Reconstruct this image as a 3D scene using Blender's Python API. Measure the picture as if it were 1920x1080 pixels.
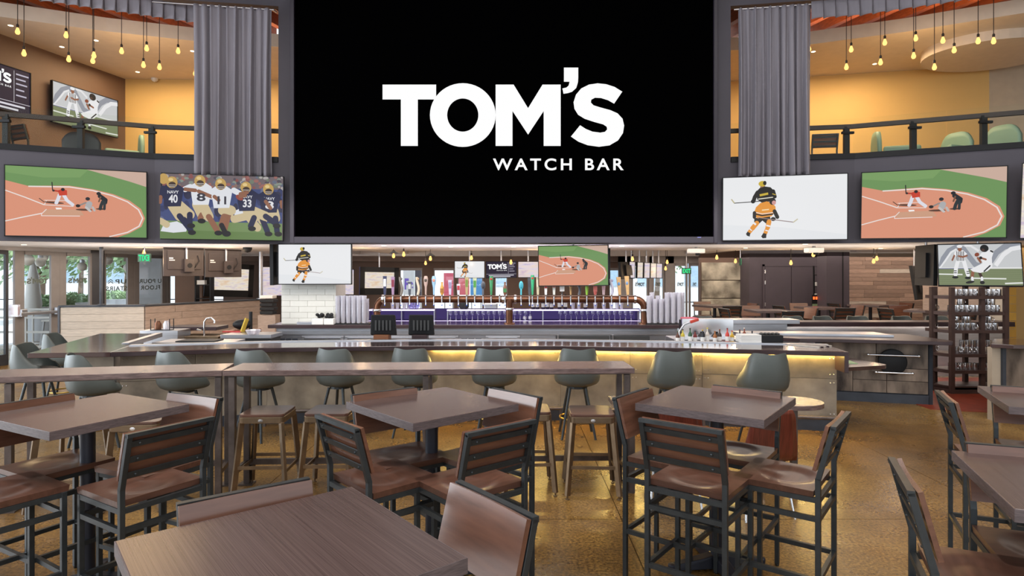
import bpy, math, random
from mathutils import Vector, Matrix
random.seed(7)
PI = math.pi
for o in list(bpy.data.objects): bpy.data.objects.remove(o)
sc = bpy.context.scene
COL = sc.collection
# ------------------------------------------------------------------ camera
EYE, F, HY = 1.89, 1177.0, 510.0
cd = bpy.data.cameras.new('camera'); cam = bpy.data.objects.new('camera', cd); COL.objects.link(cam)
cam.location = (0, 0, EYE); cam.rotation_euler = (PI/2, 0, 0)
cd.sensor_width = 36; cd.lens = F/1920*36; cd.shift_y = -(540-HY)/1920; cd.clip_end = 300
sc.camera = cam
# ------------------------------------------------------------------ world, exposure, lights
w = bpy.data.worlds.new('world'); sc.world = w; w.use_nodes = True
bg = w.node_tree.nodes['Background']; bg.inputs[0].default_value = (0.86, 0.93, 1.0, 1); bg.inputs[1].default_value = 1.7
sc.view_settings.view_transform = 'Standard'; sc.view_settings.look = 'None'
sc.view_settings.exposure = 0.0; sc.view_settings.gamma = 1; sc.view_settings.use_curve_mapping = False
sc.cycles.max_bounces = 7; sc.cycles.diffuse_bounces = 4; sc.cycles.glossy_bounces = 3; sc.cycles.transparent_max_bounces = 16
def area(name, loc, rot, sx, sy, power, col=(1, 1, 1)):
    l = bpy.data.lights.new(name, 'AREA'); l.shape = 'RECTANGLE'; l.size = sx; l.size_y = sy; l.energy = power; l.color = col
    o = bpy.data.objects.new(name, l); COL.objects.link(o); o.location = loc; o.rotation_euler = rot
    return o
def point(name, loc, power, col, r=.05):
    l = bpy.data.lights.new(name, 'POINT'); l.energy = power; l.color = col; l.shadow_soft_size = r
    o = bpy.data.objects.new(name, l); COL.objects.link(o); o.location = loc
    return o
WARM = (1.0, .62, .28)
sl = bpy.data.lights.new('sun', 'SUN'); sl.energy = 5.0; sl.angle = .02; so = bpy.data.objects.new('sun', sl); COL.objects.link(so); so.rotation_euler = (math.radians(27), math.radians(6), 0)
area('atrium_fill_light', (-4.5, 4.6, 8.2), (0, 0, 0), 4, 4, 310, (1, .94, .88))  # overhead fill added to brighten the seating, no fixture behind it
area('atrium_fill_light', (4.5, 4.6, 8.2), (0, 0, 0), 4, 4, 310, (1, .94, .88))
area('atrium_fill_light', (0, 1.0, 8.2), (0, 0, 0), 6, 3, 320, (1, .96, .92))
area('window_daylight', (-11.6, 6.0, 2.6), (0, -PI/2, 0), 4.5, 9, 820, (.88, .94, 1))
area('bar_fill_light', (0, 13.2, 2.36), (0, 0, 0), 9, 2.2, 110, (1, .84, .68))  # fill added so the bar under the mezzanine is not left dark
area('bar_fill_light', (-7.4, 13.2, 2.36), (0, 0, 0), 4.5, 3, 120, (1, .84, .68))
area('bar_fill_light', (7.6, 13.2, 2.36), (0, 0, 0), 5, 3, 75, (1, .82, .66))
area('dining_fill_light', (8.7, 17.0, 2.3), (0, 0, 0), 8, 3, 150, (1, .84, .72))  # fill added to lift the dim dining area and back wall
area('dining_fill_light', (-1, 17.2, 2.3), (0, 0, 0), 9, 2.5, 130, (1, .88, .78))
area('bar_fill_light', (0, 9.4, 2.9), (math.radians(20), 0, 0), 9, 1.0, 130, (1, .95, .92))  # extra fill added for the island, hanging free ahead of the fascia
area('back_bar_fill_light', (0, 12.15, 1.32), (PI, 0, 0), 5.5, .25, 55, (.96, .92, 1))  # upward fill added to lighten the bar ceiling, no real lamp here
area('counter_fill_light', (6.2, 12.3, 1.3), (PI, 0, 0), 4.5, .2, 38, (1, .86, .7))  # added upward fill for the ceiling at both sides, no lamp stands there
area('counter_fill_light', (-6.6, 12.0, 1.3), (PI, 0, 0), 3.5, .2, 34, (1, .92, .86))
area('mezzanine_ceiling_light', (-6.6, 12.3, 6.05), (0, 0, 0), 3.5, 1.5, 130, (1, .74, .44))
area('mezzanine_ceiling_light', (6.0, 12.1, 6.05), (0, 0, 0), 3.0, 1.2, 120, (1, .74, .44))
area('cove_light', (-6.4, 11.6, 6.42), (PI, 0, .42), 4.0, .3, 30, (1, .50, .16))
area('cove_light', (6.9, 11.5, 6.42), (PI, 0, -.42), 4.0, .3, 30, (1, .50, .16))
# ------------------------------------------------------------------ helpers
def P(x, y, d): return Vector(((x-960)/F*d, d, EYE-(y-HY)/F*d))
def PZ(x, y, z):
    d = F*(EYE-z)/(y-HY); return Vector(((x-960)/F*d, d, z))
def lin(c): c /= 255.0; return c/12.92 if c <= .04045 else ((c+.055)/1.055)**2.4
def C(r, g, b): return (lin(r), lin(g), lin(b))
class B:
    def __init__(s): s.v = []; s.f = []; s.M = Matrix()
    def add(s, vs, fs):
        n = len(s.v); M = s.M
        s.v += [tuple(M @ Vector(v)) for v in vs]; s.f += [tuple(i+n for i in f) for f in fs]; return s
    def box(s, x0, x1, y0, y1, z0, z1):
        return s.add([(x0,y0,z0),(x1,y0,z0),(x1,y1,z0),(x0,y1,z0),(x0,y0,z1),(x1,y0,z1),(x1,y1,z1),(x0,y1,z1)],
                     [(0,3,2,1),(4,5,6,7),(0,1,5,4),(1,2,6,5),(2,3,7,6),(3,0,4,7)])
    def bar(s, a, b, w, h, up=(0, 0, 1)):
        a, b = Vector(a), Vector(b); d = (b-a).normalized(); u = Vector(up)
        if abs(d.dot(u)) > .98: u = Vector((0, 1, 0))
        r = d.cross(u).normalized(); u = r.cross(d)
        q = [(-1,-1),(1,-1),(1,1),(-1,1)]
        vs = [p + r*(i*w/2) + u*(j*h/2) for p in (a, b) for i, j in q]
        return s.add(vs, [(0,1,2,3),(7,6,5,4),(0,4,5,1),(1,5,6,2),(2,6,7,3),(3,7,4,0)])
    def tube(s, a, b, r, r2=None, n=10):
        a, b = Vector(a), Vector(b); r2 = r if r2 is None else r2
        d = (b-a).normalized(); u = Vector((0, 0, 1)) if abs(d.z) < .9 else Vector((0, 1, 0))
        x = d.cross(u).normalized(); y = x.cross(d)
        vs = []
        for p, rr in ((a, r), (b, r2)):
            vs += [p + x*(rr*math.cos(2*PI*i/n)) + y*(rr*math.sin(2*PI*i/n)) for i in range(n)]
        fs = [(i, (i+1) % n, n+(i+1) % n, n+i) for i in range(n)] + [tuple(range(n-1, -1, -1)), tuple(range(n, 2*n))]
        return s.add(vs, fs)
    def sweep(s, pts, r, n=8, closed=False):
        pts = [Vector(p) for p in pts]; m = len(pts); vs = []; prev = None
        for k, p in enumerate(pts):
            if closed: d = pts[(k+1) % m]-pts[k-1]
            else: d = pts[min(k+1, m-1)]-pts[max(k-1, 0)]
            d.normalize()
            if prev is None:
                u = Vector((0, 0, 1)) if abs(d.z) < .9 else Vector((0, 1, 0)); x = d.cross(u).normalized()
            else: x = (prev - d*prev.dot(d)).normalized()
            prev = x; y = d.cross(x)
            vs += [p + x*(r*math.cos(2*PI*i/n)) + y*(r*math.sin(2*PI*i/n)) for i in range(n)]
        fs = []
        for k in range(m if closed else m-1):
            a, b = k*n, ((k+1) % m)*n
            fs += [(a+i, a+(i+1) % n, b+(i+1) % n, b+i) for i in range(n)]
        if not closed: fs += [tuple(range(n-1, -1, -1)), tuple(range((m-1)*n, m*n))]
        return s.add(vs, fs)
    def lathe(s, prof, c=(0, 0, 0), n=14):
        c = Vector(c); vs = []; fs = []; m = len(prof)
        for r, z in prof: vs += [c + Vector((r*math.cos(2*PI*i/n), r*math.sin(2*PI*i/n), z)) for i in range(n)]
        for k in range(m-1):
            a, b = k*n, k*n+n
            fs += [(a+i, a+(i+1) % n, b+(i+1) % n, b+i) for i in range(n)]
        if prof[0][0] > 1e-5: fs.append(tuple(range(n-1, -1, -1)))
        if prof[-1][0] > 1e-5: fs.append(tuple(range((m-1)*n, m*n)))
        return s.add(vs, fs)
    def prism(s, poly, z0, z1):
        n = len(poly)
        vs = [(p[0], p[1], z0) for p in poly]+[(p[0], p[1], z1) for p in poly]
        return s.add(vs, [tuple(range(n-1, -1, -1)), tuple(range(n, 2*n))]+[(i, (i+1) % n, n+(i+1) % n, n+i) for i in range(n)])
    def ball(s, c, rx, ry=None, rz=None, n=12, m=7):
        ry = ry or rx; rz = rz or rx
        prof = [(math.sin(PI*k/m), -math.cos(PI*k/m)) for k in range(m+1)]
        M = s.M; s.M = M @ Matrix.Translation(Vector(c)) @ Matrix.Diagonal((rx, ry, rz, 1)); s.lathe(prof, n=n); s.M = M
        return s
    def grid(s, fn, nu, nv):
        vs = [fn(i/nu, j/nv) for j in range(nv+1) for i in range(nu+1)]; w = nu+1
        return s.add(vs, [(j*w+i, j*w+i+1, j*w+w+i+1, j*w+w+i) for j in range(nv) for i in range(nu)])
    def mesh(s, name):
        me = bpy.data.meshes.new(name); me.from_pydata(s.v, [], s.f); me.update(); return me
    def obj(s, name, m, par=None, smooth=0, bev=0, label=None, cat=None, group=None, kind=None, keep=False, solid=0, rz=0):
        off = Vector((0, 0, 0))
        if par is None and not keep and s.v:
            xs, ys, zs = zip(*s.v)
            off = Vector(((min(xs)+max(xs))/2, (min(ys)+max(ys))/2, min(zs)))
            s.v = [tuple(Vector(v)-off) for v in s.v]
        me = s.mesh(name); me.materials.append(m)
        if smooth:
            me.polygons.foreach_set('use_smooth', [True]*len(me.polygons)); me.set_sharp_from_angle(angle=math.radians(smooth))
        o = bpy.data.objects.new(name, me); COL.objects.link(o); o.location = off
        if par: o.parent = par
        if bev:
            b = o.modifiers.new('bevel', 'BEVEL'); b.width = bev; b.segments = 2; b.limit_method = 'ANGLE'
        if solid:
            b = o.modifiers.new('solid', 'SOLIDIFY'); b.thickness = solid; b.offset = 0
        return tag(o, label, cat, group, kind)
def tag(o, label=None, cat=None, group=None, kind=None):
    if label: o['label'] = label
    if cat: o['category'] = cat
    if group: o['group'] = group
    if kind: o['kind'] = kind
    return o
def thing(name, label=None, cat=None, loc=(0, 0, 0), rz=0, group=None, kind=None):
    o = bpy.data.objects.new(name, None); COL.objects.link(o); o.empty_display_size = .1
    o.location = loc; o.rotation_euler = (0, 0, rz); return tag(o, label, cat, group, kind)
def dup(root, loc, rz=None, label=None, group=None, sc_=None):
    r = root.copy(); COL.objects.link(r); r.location = loc
    if rz is not None: r.rotation_euler = (0, 0, rz)
    if sc_: r.scale = (sc_, sc_, sc_)
    if label: r['label'] = label
    if group: r['group'] = group
    for ch in list(root.children):
        c = ch.copy(); COL.objects.link(c); c.parent = r
        for g in list(ch.children):
            e = g.copy(); COL.objects.link(e); e.parent = c
    return r
# ------------------------------------------------------------------ materials
def nodes(name):
    m = bpy.data.materials.new(name); m.use_nodes = True; nt = m.node_tree
    return m, nt, nt.nodes['Principled BSDF']
def mat(name, col, rough=.5, metal=0, var=0, scale=6, stretch=(1, 1, 1), bump=0, spec=.5, coat=0, rnd=0, col2=None, detail=5, bscale=None):
    m, nt, p = nodes(name); N = nt.nodes; L = nt.links
    p.inputs['Base Color'].default_value = (*col, 1); p.inputs['Roughness'].default_value = rough
    p.inputs['Metallic'].default_value = metal; p.inputs['Specular IOR Level'].default_value = spec
    p.inputs['Coat Weight'].default_value = coat; p.inputs['Coat Roughness'].default_value = .12
    out = None
    if var or bump:
        tc = N.new('ShaderNodeTexCoord'); mp = N.new('ShaderNodeMapping'); mp.inputs['Scale'].default_value = stretch
        L.new(tc.outputs['Object'], mp.inputs['Vector'])
        if rnd:
            oi0 = N.new('ShaderNodeObjectInfo'); cx = N.new('ShaderNodeVectorMath'); cx.operation = 'SCALE'; cx.inputs[0].default_value = (31, 17, 23)
            L.new(oi0.outputs['Random'], cx.inputs['Scale']); L.new(cx.outputs[0], mp.inputs['Location'])
        nz = N.new('ShaderNodeTexNoise'); nz.inputs['Scale'].default_value = scale; nz.inputs['Detail'].default_value = detail
        L.new(mp.outputs[0], nz.inputs['Vector'])
        if var:
            cr = N.new('ShaderNodeValToRGB'); cr.color_ramp.elements[0].position = .3; cr.color_ramp.elements[1].position = .7
            a = tuple(c*(1-var) for c in col); b = col2 if col2 else tuple(min(1, c*(1+var)) for c in col)
            cr.color_ramp.elements[0].color = (*a, 1); cr.color_ramp.elements[1].color = (*b, 1)
            L.new(nz.outputs['Fac'], cr.inputs[0]); out = cr.outputs[0]
        if bump:
            nb = nz
            if bscale:
                nb = N.new('ShaderNodeTexNoise'); nb.inputs['Scale'].default_value = bscale; L.new(mp.outputs[0], nb.inputs['Vector'])
            bp = N.new('ShaderNodeBump'); bp.inputs['Strength'].default_value = bump; bp.inputs['Distance'].default_value = .01
            L.new(nb.outputs['Fac'], bp.inputs['Height']); L.new(bp.outputs[0], p.inputs['Normal'])
    if rnd:
        oi = N.new('ShaderNodeObjectInfo'); mr = N.new('ShaderNodeMapRange'); mr.inputs[3].default_value = 1-rnd; mr.inputs[4].default_value = 1+rnd
        L.new(oi.outputs['Random'], mr.inputs[0])
        mx = N.new('ShaderNodeMix'); mx.data_type = 'RGBA'; mx.blend_type = 'MULTIPLY'; mx.inputs[0].default_value = 1
        if out: L.new(out, mx.inputs[6])
        else: mx.inputs[6].default_value = (*col, 1)
        L.new(mr.outputs[0], mx.inputs[7]); out = mx.outputs[2]
    if out: L.new(out, p.inputs['Base Color'])
    return m
def emit(name, col, s):
    m, nt, p = nodes(name); p.inputs['Base Color'].default_value = (0, 0, 0, 1); p.inputs['Specular IOR Level'].default_value = 0
    p.inputs['Emission Color'].default_value = (*col, 1); p.inputs['Emission Strength'].default_value = s
    return m
def glassy(name, tint=(1, 1, 1), gloss=.1, white=0.0, wcol=(.9, .9, .92), rough=.03):
    m = bpy.data.materials.new(name); m.use_nodes = True; nt = m.node_tree; N = nt.nodes; L = nt.links
    N.remove(N['Principled BSDF']); out = N['Material Output']
    t = N.new('ShaderNodeBsdfTransparent'); t.inputs[0].default_value = (*tint, 1)
    g = N.new('ShaderNodeBsdfGlossy'); g.inputs['Roughness'].default_value = rough
    mx = N.new('ShaderNodeMixShader'); mx.inputs[0].default_value = gloss
    L.new(t.outputs[0], mx.inputs[1]); L.new(g.outputs[0], mx.inputs[2]); last = mx
    if white:
        d = N.new('ShaderNodeBsdfDiffuse'); d.inputs[0].default_value = (*wcol, 1)
        m2 = N.new('ShaderNodeMixShader'); m2.inputs[0].default_value = white
        L.new(mx.outputs[0], m2.inputs[1]); L.new(d.outputs[0], m2.inputs[2]); last = m2
    L.new(last.outputs[0], out.inputs[0]); return m
def noise_screen(name, cols, s, scale=5):
    m, nt, p = nodes(name); N = nt.nodes; L = nt.links
    p.inputs['Base Color'].default_value = (0, 0, 0, 1)
    tc = N.new('ShaderNodeTexCoord'); mp = N.new('ShaderNodeMapping'); mp.inputs['Scale'].default_value = (1, 1, 4)
    nz = N.new('ShaderNodeTexNoise'); nz.inputs['Scale'].default_value = scale; nz.inputs['Detail'].default_value = 6
    cr = N.new('ShaderNodeValToRGB'); e = cr.color_ramp.elements
    e[0].position = .3; e[0].color = (*cols[0], 1); e[1].position = .7; e[1].color = (*cols[-1], 1)
    for i, c in enumerate(cols[1:-1]):
        k = e.new(.3+.4*(i+1)/(len(cols)-1)); k.color = (*c, 1)
    L.new(tc.outputs['Object'], mp.inputs[0]); L.new(mp.outputs[0], nz.inputs[0]); L.new(nz.outputs['Fac'], cr.inputs[0])
    L.new(cr.outputs[0], p.inputs['Emission Color']); p.inputs['Emission Strength'].default_value = s
    return m
def picture_mat():
    m, nt, p = nodes('screen_picture'); N = nt.nodes; L = nt.links
    p.inputs['Base Color'].default_value = (.01, .01, .01, 1); p.inputs['Roughness'].default_value = .5; p.inputs['Specular IOR Level'].default_value = .1
    a = N.new('ShaderNodeVertexColor'); a.layer_name = 'Col'
    L.new(a.outputs[0], p.inputs['Emission Color']); p.inputs['Emission Strength'].default_value = .92
    return m
M = {}
def floor_mat():
    m, nt, p = nodes('stained_concrete'); N = nt.nodes; L = nt.links
    tc = N.new('ShaderNodeTexCoord')
    def nz(scale, det, rough=.6):
        n = N.new('ShaderNodeTexNoise'); n.inputs['Scale'].default_value = scale; n.inputs['Detail'].default_value = det; n.inputs['Roughness'].default_value = rough; L.new(tc.outputs['Object'], n.inputs['Vector']); return n
    def ramp(n, stops):
        c = N.new('ShaderNodeValToRGB'); e = c.color_ramp.elements; e[0].position, e[0].color = stops[0][0], (*stops[0][1], 1); e[1].position, e[1].color = stops[-1][0], (*stops[-1][1], 1)
        for q in stops[1:-1]: k = e.new(q[0]); k.color = (*q[1], 1)
        L.new(n.outputs['Fac'], c.inputs[0]); return c
    a = ramp(nz(.55, 12, .68), [(.34, C(88, 64, 34)), (.5, C(124, 92, 46)), (.66, C(156, 122, 68))])
    f = ramp(nz(48, 3, .7), [(.38, (.45, .40, .34)), (.53, (1.02, 1.0, .96)), (.66, (1.6, 1.6, 1.5))])
    mx = N.new('ShaderNodeMix'); mx.data_type = 'RGBA'; mx.blend_type = 'MULTIPLY'; mx.inputs[0].default_value = 1.0
    L.new(a.outputs[0], mx.inputs[6]); L.new(f.outputs[0], mx.inputs[7]); L.new(mx.outputs[2], p.inputs['Base Color'])
    rr = ramp(nz(1.3, 8), [(.3, (.18,)*3), (.7, (.42,)*3)]); L.new(rr.outputs[0], p.inputs['Roughness'])
    bp = N.new('ShaderNodeBump'); bp.inputs['Strength'].default_value = .05; bp.inputs['Distance'].default_value = .01; nb = nz(40, 3); L.new(nb.outputs['Fac'], bp.inputs['Height']); L.new(bp.outputs[0], p.inputs['Normal'])
    return m
M['floor'] = floor_mat()
M['joint'] = mat('floor_joint', C(52, 42, 30), .8, var=.2)
M['redfloor'] = mat('red_quarry_floor', C(132, 52, 30), .5, var=.25, scale=8)
M['top'] = mat('dark_wood_laminate', C(80, 64, 61), .27, var=.14, scale=9, stretch=(62, .25, 62), bump=.008, col2=C(97, 80, 77), rnd=.04, detail=2)
M['edge'] = mat('grey_wood_edge', C(96, 84, 84), .5, var=.35, scale=9, stretch=(3, 3, 30), bump=.1)
M['seat'] = mat('walnut_seat', C(92, 62, 50), .30, var=.26, scale=4, stretch=(1.2, 9, 6), rnd=.1, coat=.08)
M['panel'] = mat('walnut_back', C(108, 72, 56), .26, var=.22, scale=4, stretch=(1.0, 6, 8), rnd=.08, coat=.3)
M['steel'] = mat('black_steel', C(64, 68, 70), .40, .55, var=.15, scale=20)
M['pedestal'] = mat('dark_pedestal', C(46, 47, 56), .4, .3, var=.1)
M['chrome'] = mat('chrome', (.82, .82, .84), .22, 1, var=.04)
M['satin'] = mat('satin_steel', (.55, .55, .58), .34, 1, var=.1, scale=4, stretch=(1, 1, 12))
M['bronze'] = mat('bronze_metal', C(128, 108, 86), .38, .8, var=.15, scale=10)
M['rail'] = mat('rail_wood', C(110, 90, 86), .24, var=.35, scale=6, stretch=(1.5, 14, 8), bump=.08, col2=C(132, 110, 106))
M['railmetal'] = mat('raw_metal_leg', C(98, 88, 84), .4, .5, var=.3, scale=9)
M['leather'] = mat('green_grey_leather', C(84, 89, 86), .42, var=.08, scale=5, bump=.05, bscale=120)
M['cushion'] = mat('dark_leather_cushion', C(56, 56, 56), .5, var=.08)
M['concrete'] = mat('stained_bar_panel', C(150, 136, 120), .5, .1, var=.42, scale=3.2, bump=.08, detail=9, col2=C(172, 158, 138), rnd=.12)
M['rust'] = mat('rusty_metal_panel', C(80, 62, 52), .5, .2, var=.75, scale=3.2, stretch=(1.6, 1.6, .6), bump=.08, detail=9, col2=C(150, 132, 116), rnd=.15)
M['kick'] = mat('kick_plate', C(62, 66, 74), .5, .3, var=.2)
M['counter'] = mat('polished_dark_counter', C(70, 52, 50), .13, var=.25, scale=4, coat=.5)
M['counteredge'] = mat('dark_counter_edge', C(58, 42, 44), .35, var=.2)
M['fascia'] = mat('grey_violet_paint', C(78, 74, 82), .7, var=.05, scale=2)
M['darkwall'] = mat('dark_violet_wall', C(74, 66, 74), .6, var=.08, scale=3)
M['black'] = mat('black_plastic', C(24, 24, 26), .55, var=.05, spec=.3)
M['ledblack'] = mat('led_wall_black', (.0006, .0006, .0007), .9, spec=0, var=.02)
M['frameblack'] = mat('screen_frame', C(34, 27, 40), .5, var=.05)
M['tvback'] = mat('tv_back_plastic', C(60, 50, 48), .45, var=.12)
M['curtain'] = mat('grey_curtain', C(126, 122, 130), .75, var=.08, scale=3, stretch=(6, 6, .6))
M['yellow'] = mat('yellow_wall', C(208, 170, 104), .6, var=.05, scale=1.2)
M['brownwall'] = mat('brown_wall', C(104, 82, 70), .6, var=.1, scale=1.2)
M['beige'] = mat('beige_wall', C(176, 160, 140), .7, var=.05)
M['ceil'] = mat('white_ceiling', C(214, 200, 184), .7, var=.04)
M['ceilgrey'] = mat('grey_soffit', C(226, 224, 224), .7, var=.04)
M['rafter'] = mat('red_brown_rafter', C(128, 74, 50), .6, var=.25, scale=5, stretch=(8, 1, 8))
M['deck'] = mat('orange_wood_deck', C(214, 140, 80), .6, var=.15, scale=4)
M['darkceil'] = mat('brown_ceiling', C(124, 104, 92), .6, var=.15, scale=2)
M['alum'] = mat('taupe_aluminium', C(146, 140, 138), .45, .25, var=.06)
M['darkalum'] = mat('dark_aluminium', C(70, 70, 74), .4, .4, var=.06)
M['glass'] = glassy('window_glass', (.93, .96, .97), .06)
M['railglass'] = glassy('balustrade_glass', (.97, .98, .96), .004)
M['drink'] = glassy('drinking_glass', (.92, .91, .96), .30, .26, (.96, .95, 1), .10)
M['wine'] = glassy('wine_glass', (.66, .62, .86), .20, .06)
M['plank'] = mat('whitewashed_plank', C(196, 184, 170), .6, var=.14, scale=5, stretch=(1.5, 1.5, 14), rnd=.07)
M['plank2'] = mat('brown_plank', C(160, 142, 130), .6, var=.18, scale=5, stretch=(1.5, 1.5, 14), rnd=.1)
M['barnwood'] = mat('barn_wood', C(158, 132, 116), .65, var=.2, scale=5, stretch=(1.5, 1.5, 14), rnd=.32)
M['tile'] = mat('cream_tile', C(206, 204, 196), .25, rnd=.03, var=.03)
M['grout'] = mat('grout', C(180, 174, 164), .8, var=.05)
M['copper'] = mat('aged_copper', C(112, 74, 54), .3, .75, var=.4, scale=4, detail=6)
M['white'] = mat('white_plastic', C(226, 224, 220), .5, var=.03)
M['wood'] = mat('brown_wood', C(120, 74, 44), .5, var=.2, scale=5, stretch=(2, 2, 10))
M['mahog'] = mat('mahogany_ply', C(112, 52, 38), .3, var=.35, scale=5, stretch=(14, 4, 1.2), coat=.3)
M['stone'] = mat('mottled_stone', C(150, 142, 124), .6, var=.6, scale=2.2, detail=9, col2=C(230, 222, 200), rnd=.05)
M['green'] = mat('mint_leather', C(120, 150, 132), .5, var=.06)
M['leaf'] = mat('leaf_green', C(140, 166, 124), .6, var=.3, scale=3)
M['bark'] = mat('bark', C(120, 100, 84), .8, var=.2)
M['pave'] = mat('pale_paving', C(200, 202, 204), .7, var=.06, scale=2)
M['facade'] = mat('pale_facade', C(206, 208, 212), .7, var=.05)
M['winblue'] = mat('far_window_blue', C(150, 172, 190), .3, var=.1)
M['bulb'] = emit('bulb_glow', (1, .52, .15), 2.2)
M['globe'] = mat('opal_globe', C(236, 230, 220), .3, var=.02)
M['cord'] = mat('black_cord', C(40, 30, 22), .6, var=.05)
M['led'] = emit('led_strip_yellow', (1, .70, .20), 130)
M['violet'] = emit('led_strip_violet', (.62, .48, 1), 2.7)
M['violetpanel'] = emit('violet_backlight', (.12, .085, .30), .45)
M['exitg'] = emit('exit_green', (.05, .95, .35), 1.1)
M['red'] = emit('neon_red', (1, .10, .02), 3)
M['down'] = emit('downlight_glow', (1, .78, .5), 6)
M['logo'] = emit('logo_white', (1, 1, 1), 1.0)
M['vinyl'] = mat('grey_vinyl_letter', C(96, 104, 96), .6, var=.03)
M['pic'] = picture_mat()
M['nz_purple'] = noise_screen('screen_purple_orange', [C(168, 152, 206), C(222, 212, 226), C(232, 216, 208), C(206, 180, 206)], .9, 3)
M['nz_warm'] = noise_screen('screen_warm', [C(204, 186, 206), C(238, 228, 212), C(228, 194, 160)], .9, 3.5)
M['violetframe'] = mat('violet_black_frame', C(44, 34, 84), .4, var=.05)
def solidmat(name, r, g, b, rough=.4, metal=0): return mat(name, C(r, g, b), rough, metal, var=.05)
def text_mesh(s, bold=.0, spacing=1.0, line=1.0):
    cu = bpy.data.curves.new('t', 'FONT'); cu.body = s; cu.size = 1; cu.offset = bold; cu.space_character = spacing; cu.space_line = line; cu.align_x = 'CENTER'
    o = bpy.data.objects.new('t', cu); COL.objects.link(o)
    me = bpy.data.meshes.new_from_object(o.evaluated_get(bpy.context.evaluated_depsgraph_get()))
    vs = [tuple(v.co) for v in me.vertices]; fs = [tuple(p.vertices) for p in me.polygons]
    bpy.data.objects.remove(o); bpy.data.curves.remove(cu); bpy.data.meshes.remove(me)
    return vs, fs
TEXTS = {}
def fit_text(s, x0, x1, z0, z1, y, bold=.0, spacing=1.0, mirror=False):
    """verts/faces of a word in the plane y, fitted to a box"""
    k = (s, bold, spacing)
    if k not in TEXTS: TEXTS[k] = text_mesh(s, bold, spacing)
    vs, fs = TEXTS[k]; xs = [v[0] for v in vs]; ys = [v[1] for v in vs]
    a, b, c, d = min(xs), max(xs), min(ys), max(ys)
    out = []
    for v in vs:
        u = (v[0]-a)/(b-a); u = 1-u if mirror else u
        out.append((x0+(x1-x0)*u, y, z0+(z1-z0)*(v[1]-c)/(d-c)))
    return out, fs
for t_ in (('WATCH BAR', .02, 1.35), ('NAVY', .02, 1.0), ('11', .03, 1.0), ('8', .03, 1.0), ('33', .03, 1.0), ('40', .03, 1.0)):
    TEXTS[t_] = text_mesh(*t_)
# logo letters in their own pixel frame
def ell(cx, cy, rx, ry, n=24, a=0):
    ca, sa = math.cos(a), math.sin(a)
    return [(cx+rx*math.cos(2*PI*i/n)*ca-ry*math.sin(2*PI*i/n)*sa, cy+rx*math.cos(2*PI*i/n)*sa+ry*math.sin(2*PI*i/n)*ca) for i in range(n)]
L_T = [(103,221),(481,221),(481,326),(352,326),(352,654),(232,654),(232,326),(103,326)]
L_M = [(901,221),(1028,221),(1130,387),(1232,221),(1360,221),(1360,654),(1240,654),(1240,408),(1130,574),(1020,408),(1020,654),(901,654)]
L_A = [(1383,101),(1484,101),(1484,170),(1482,205),(1470,245),(1440,272),(1412,281),(1380,286),(1372,248),(1400,242),(1416,228),(1423,201),(1383,201)]
L_S = [(1795,271),(1740,237),(1680,218),(1620,212),(1560,221),(1505,248),(1468,292),(1451,345),(1457,392),(1483,434),(1530,463),(1600,486),(1660,502),(1685,519),(1688,537),(1673,554),(1640,560),(1585,553),(1538,534),(1497,508),(1432,588),(1485,624),(1550,649),(1630,660),(1705,650),(1765,615),(1800,563),(1808,510),(1797,462),(1762,424),(1710,401),(1640,382),(1592,367),(1573,347),(1577,327),(1602,314),(1645,316),(1695,332),(1737,356)]
O_o, O_i = ell(669, 436, 232, 225, 48), ell(669, 436, 110, 117, 48)
def logo_geo(b, fx, y, sub=True):
    """fx maps logo pixels to (x, z) in the plane y"""
    for poly in (L_T, L_M, L_A, L_S):
        b.add([(*[fx(*p)[0]], y, fx(*p)[1]) for p in poly], [tuple(range(len(poly)))])
    n = 48
    b.add([(fx(*p)[0], y, fx(*p)[1]) for p in O_o+O_i], [(i, (i+1) % n, n+(i+1) % n, n+i) for i in range(n)])
    if sub:
        (x0, z1), (x1, z0) = fx(882, 742), fx(1805, 826)
        vs, fs = fit_text('WATCH BAR', x0, x1, z0, z1, y, .02, 1.35); b.add(vs, fs)
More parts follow.
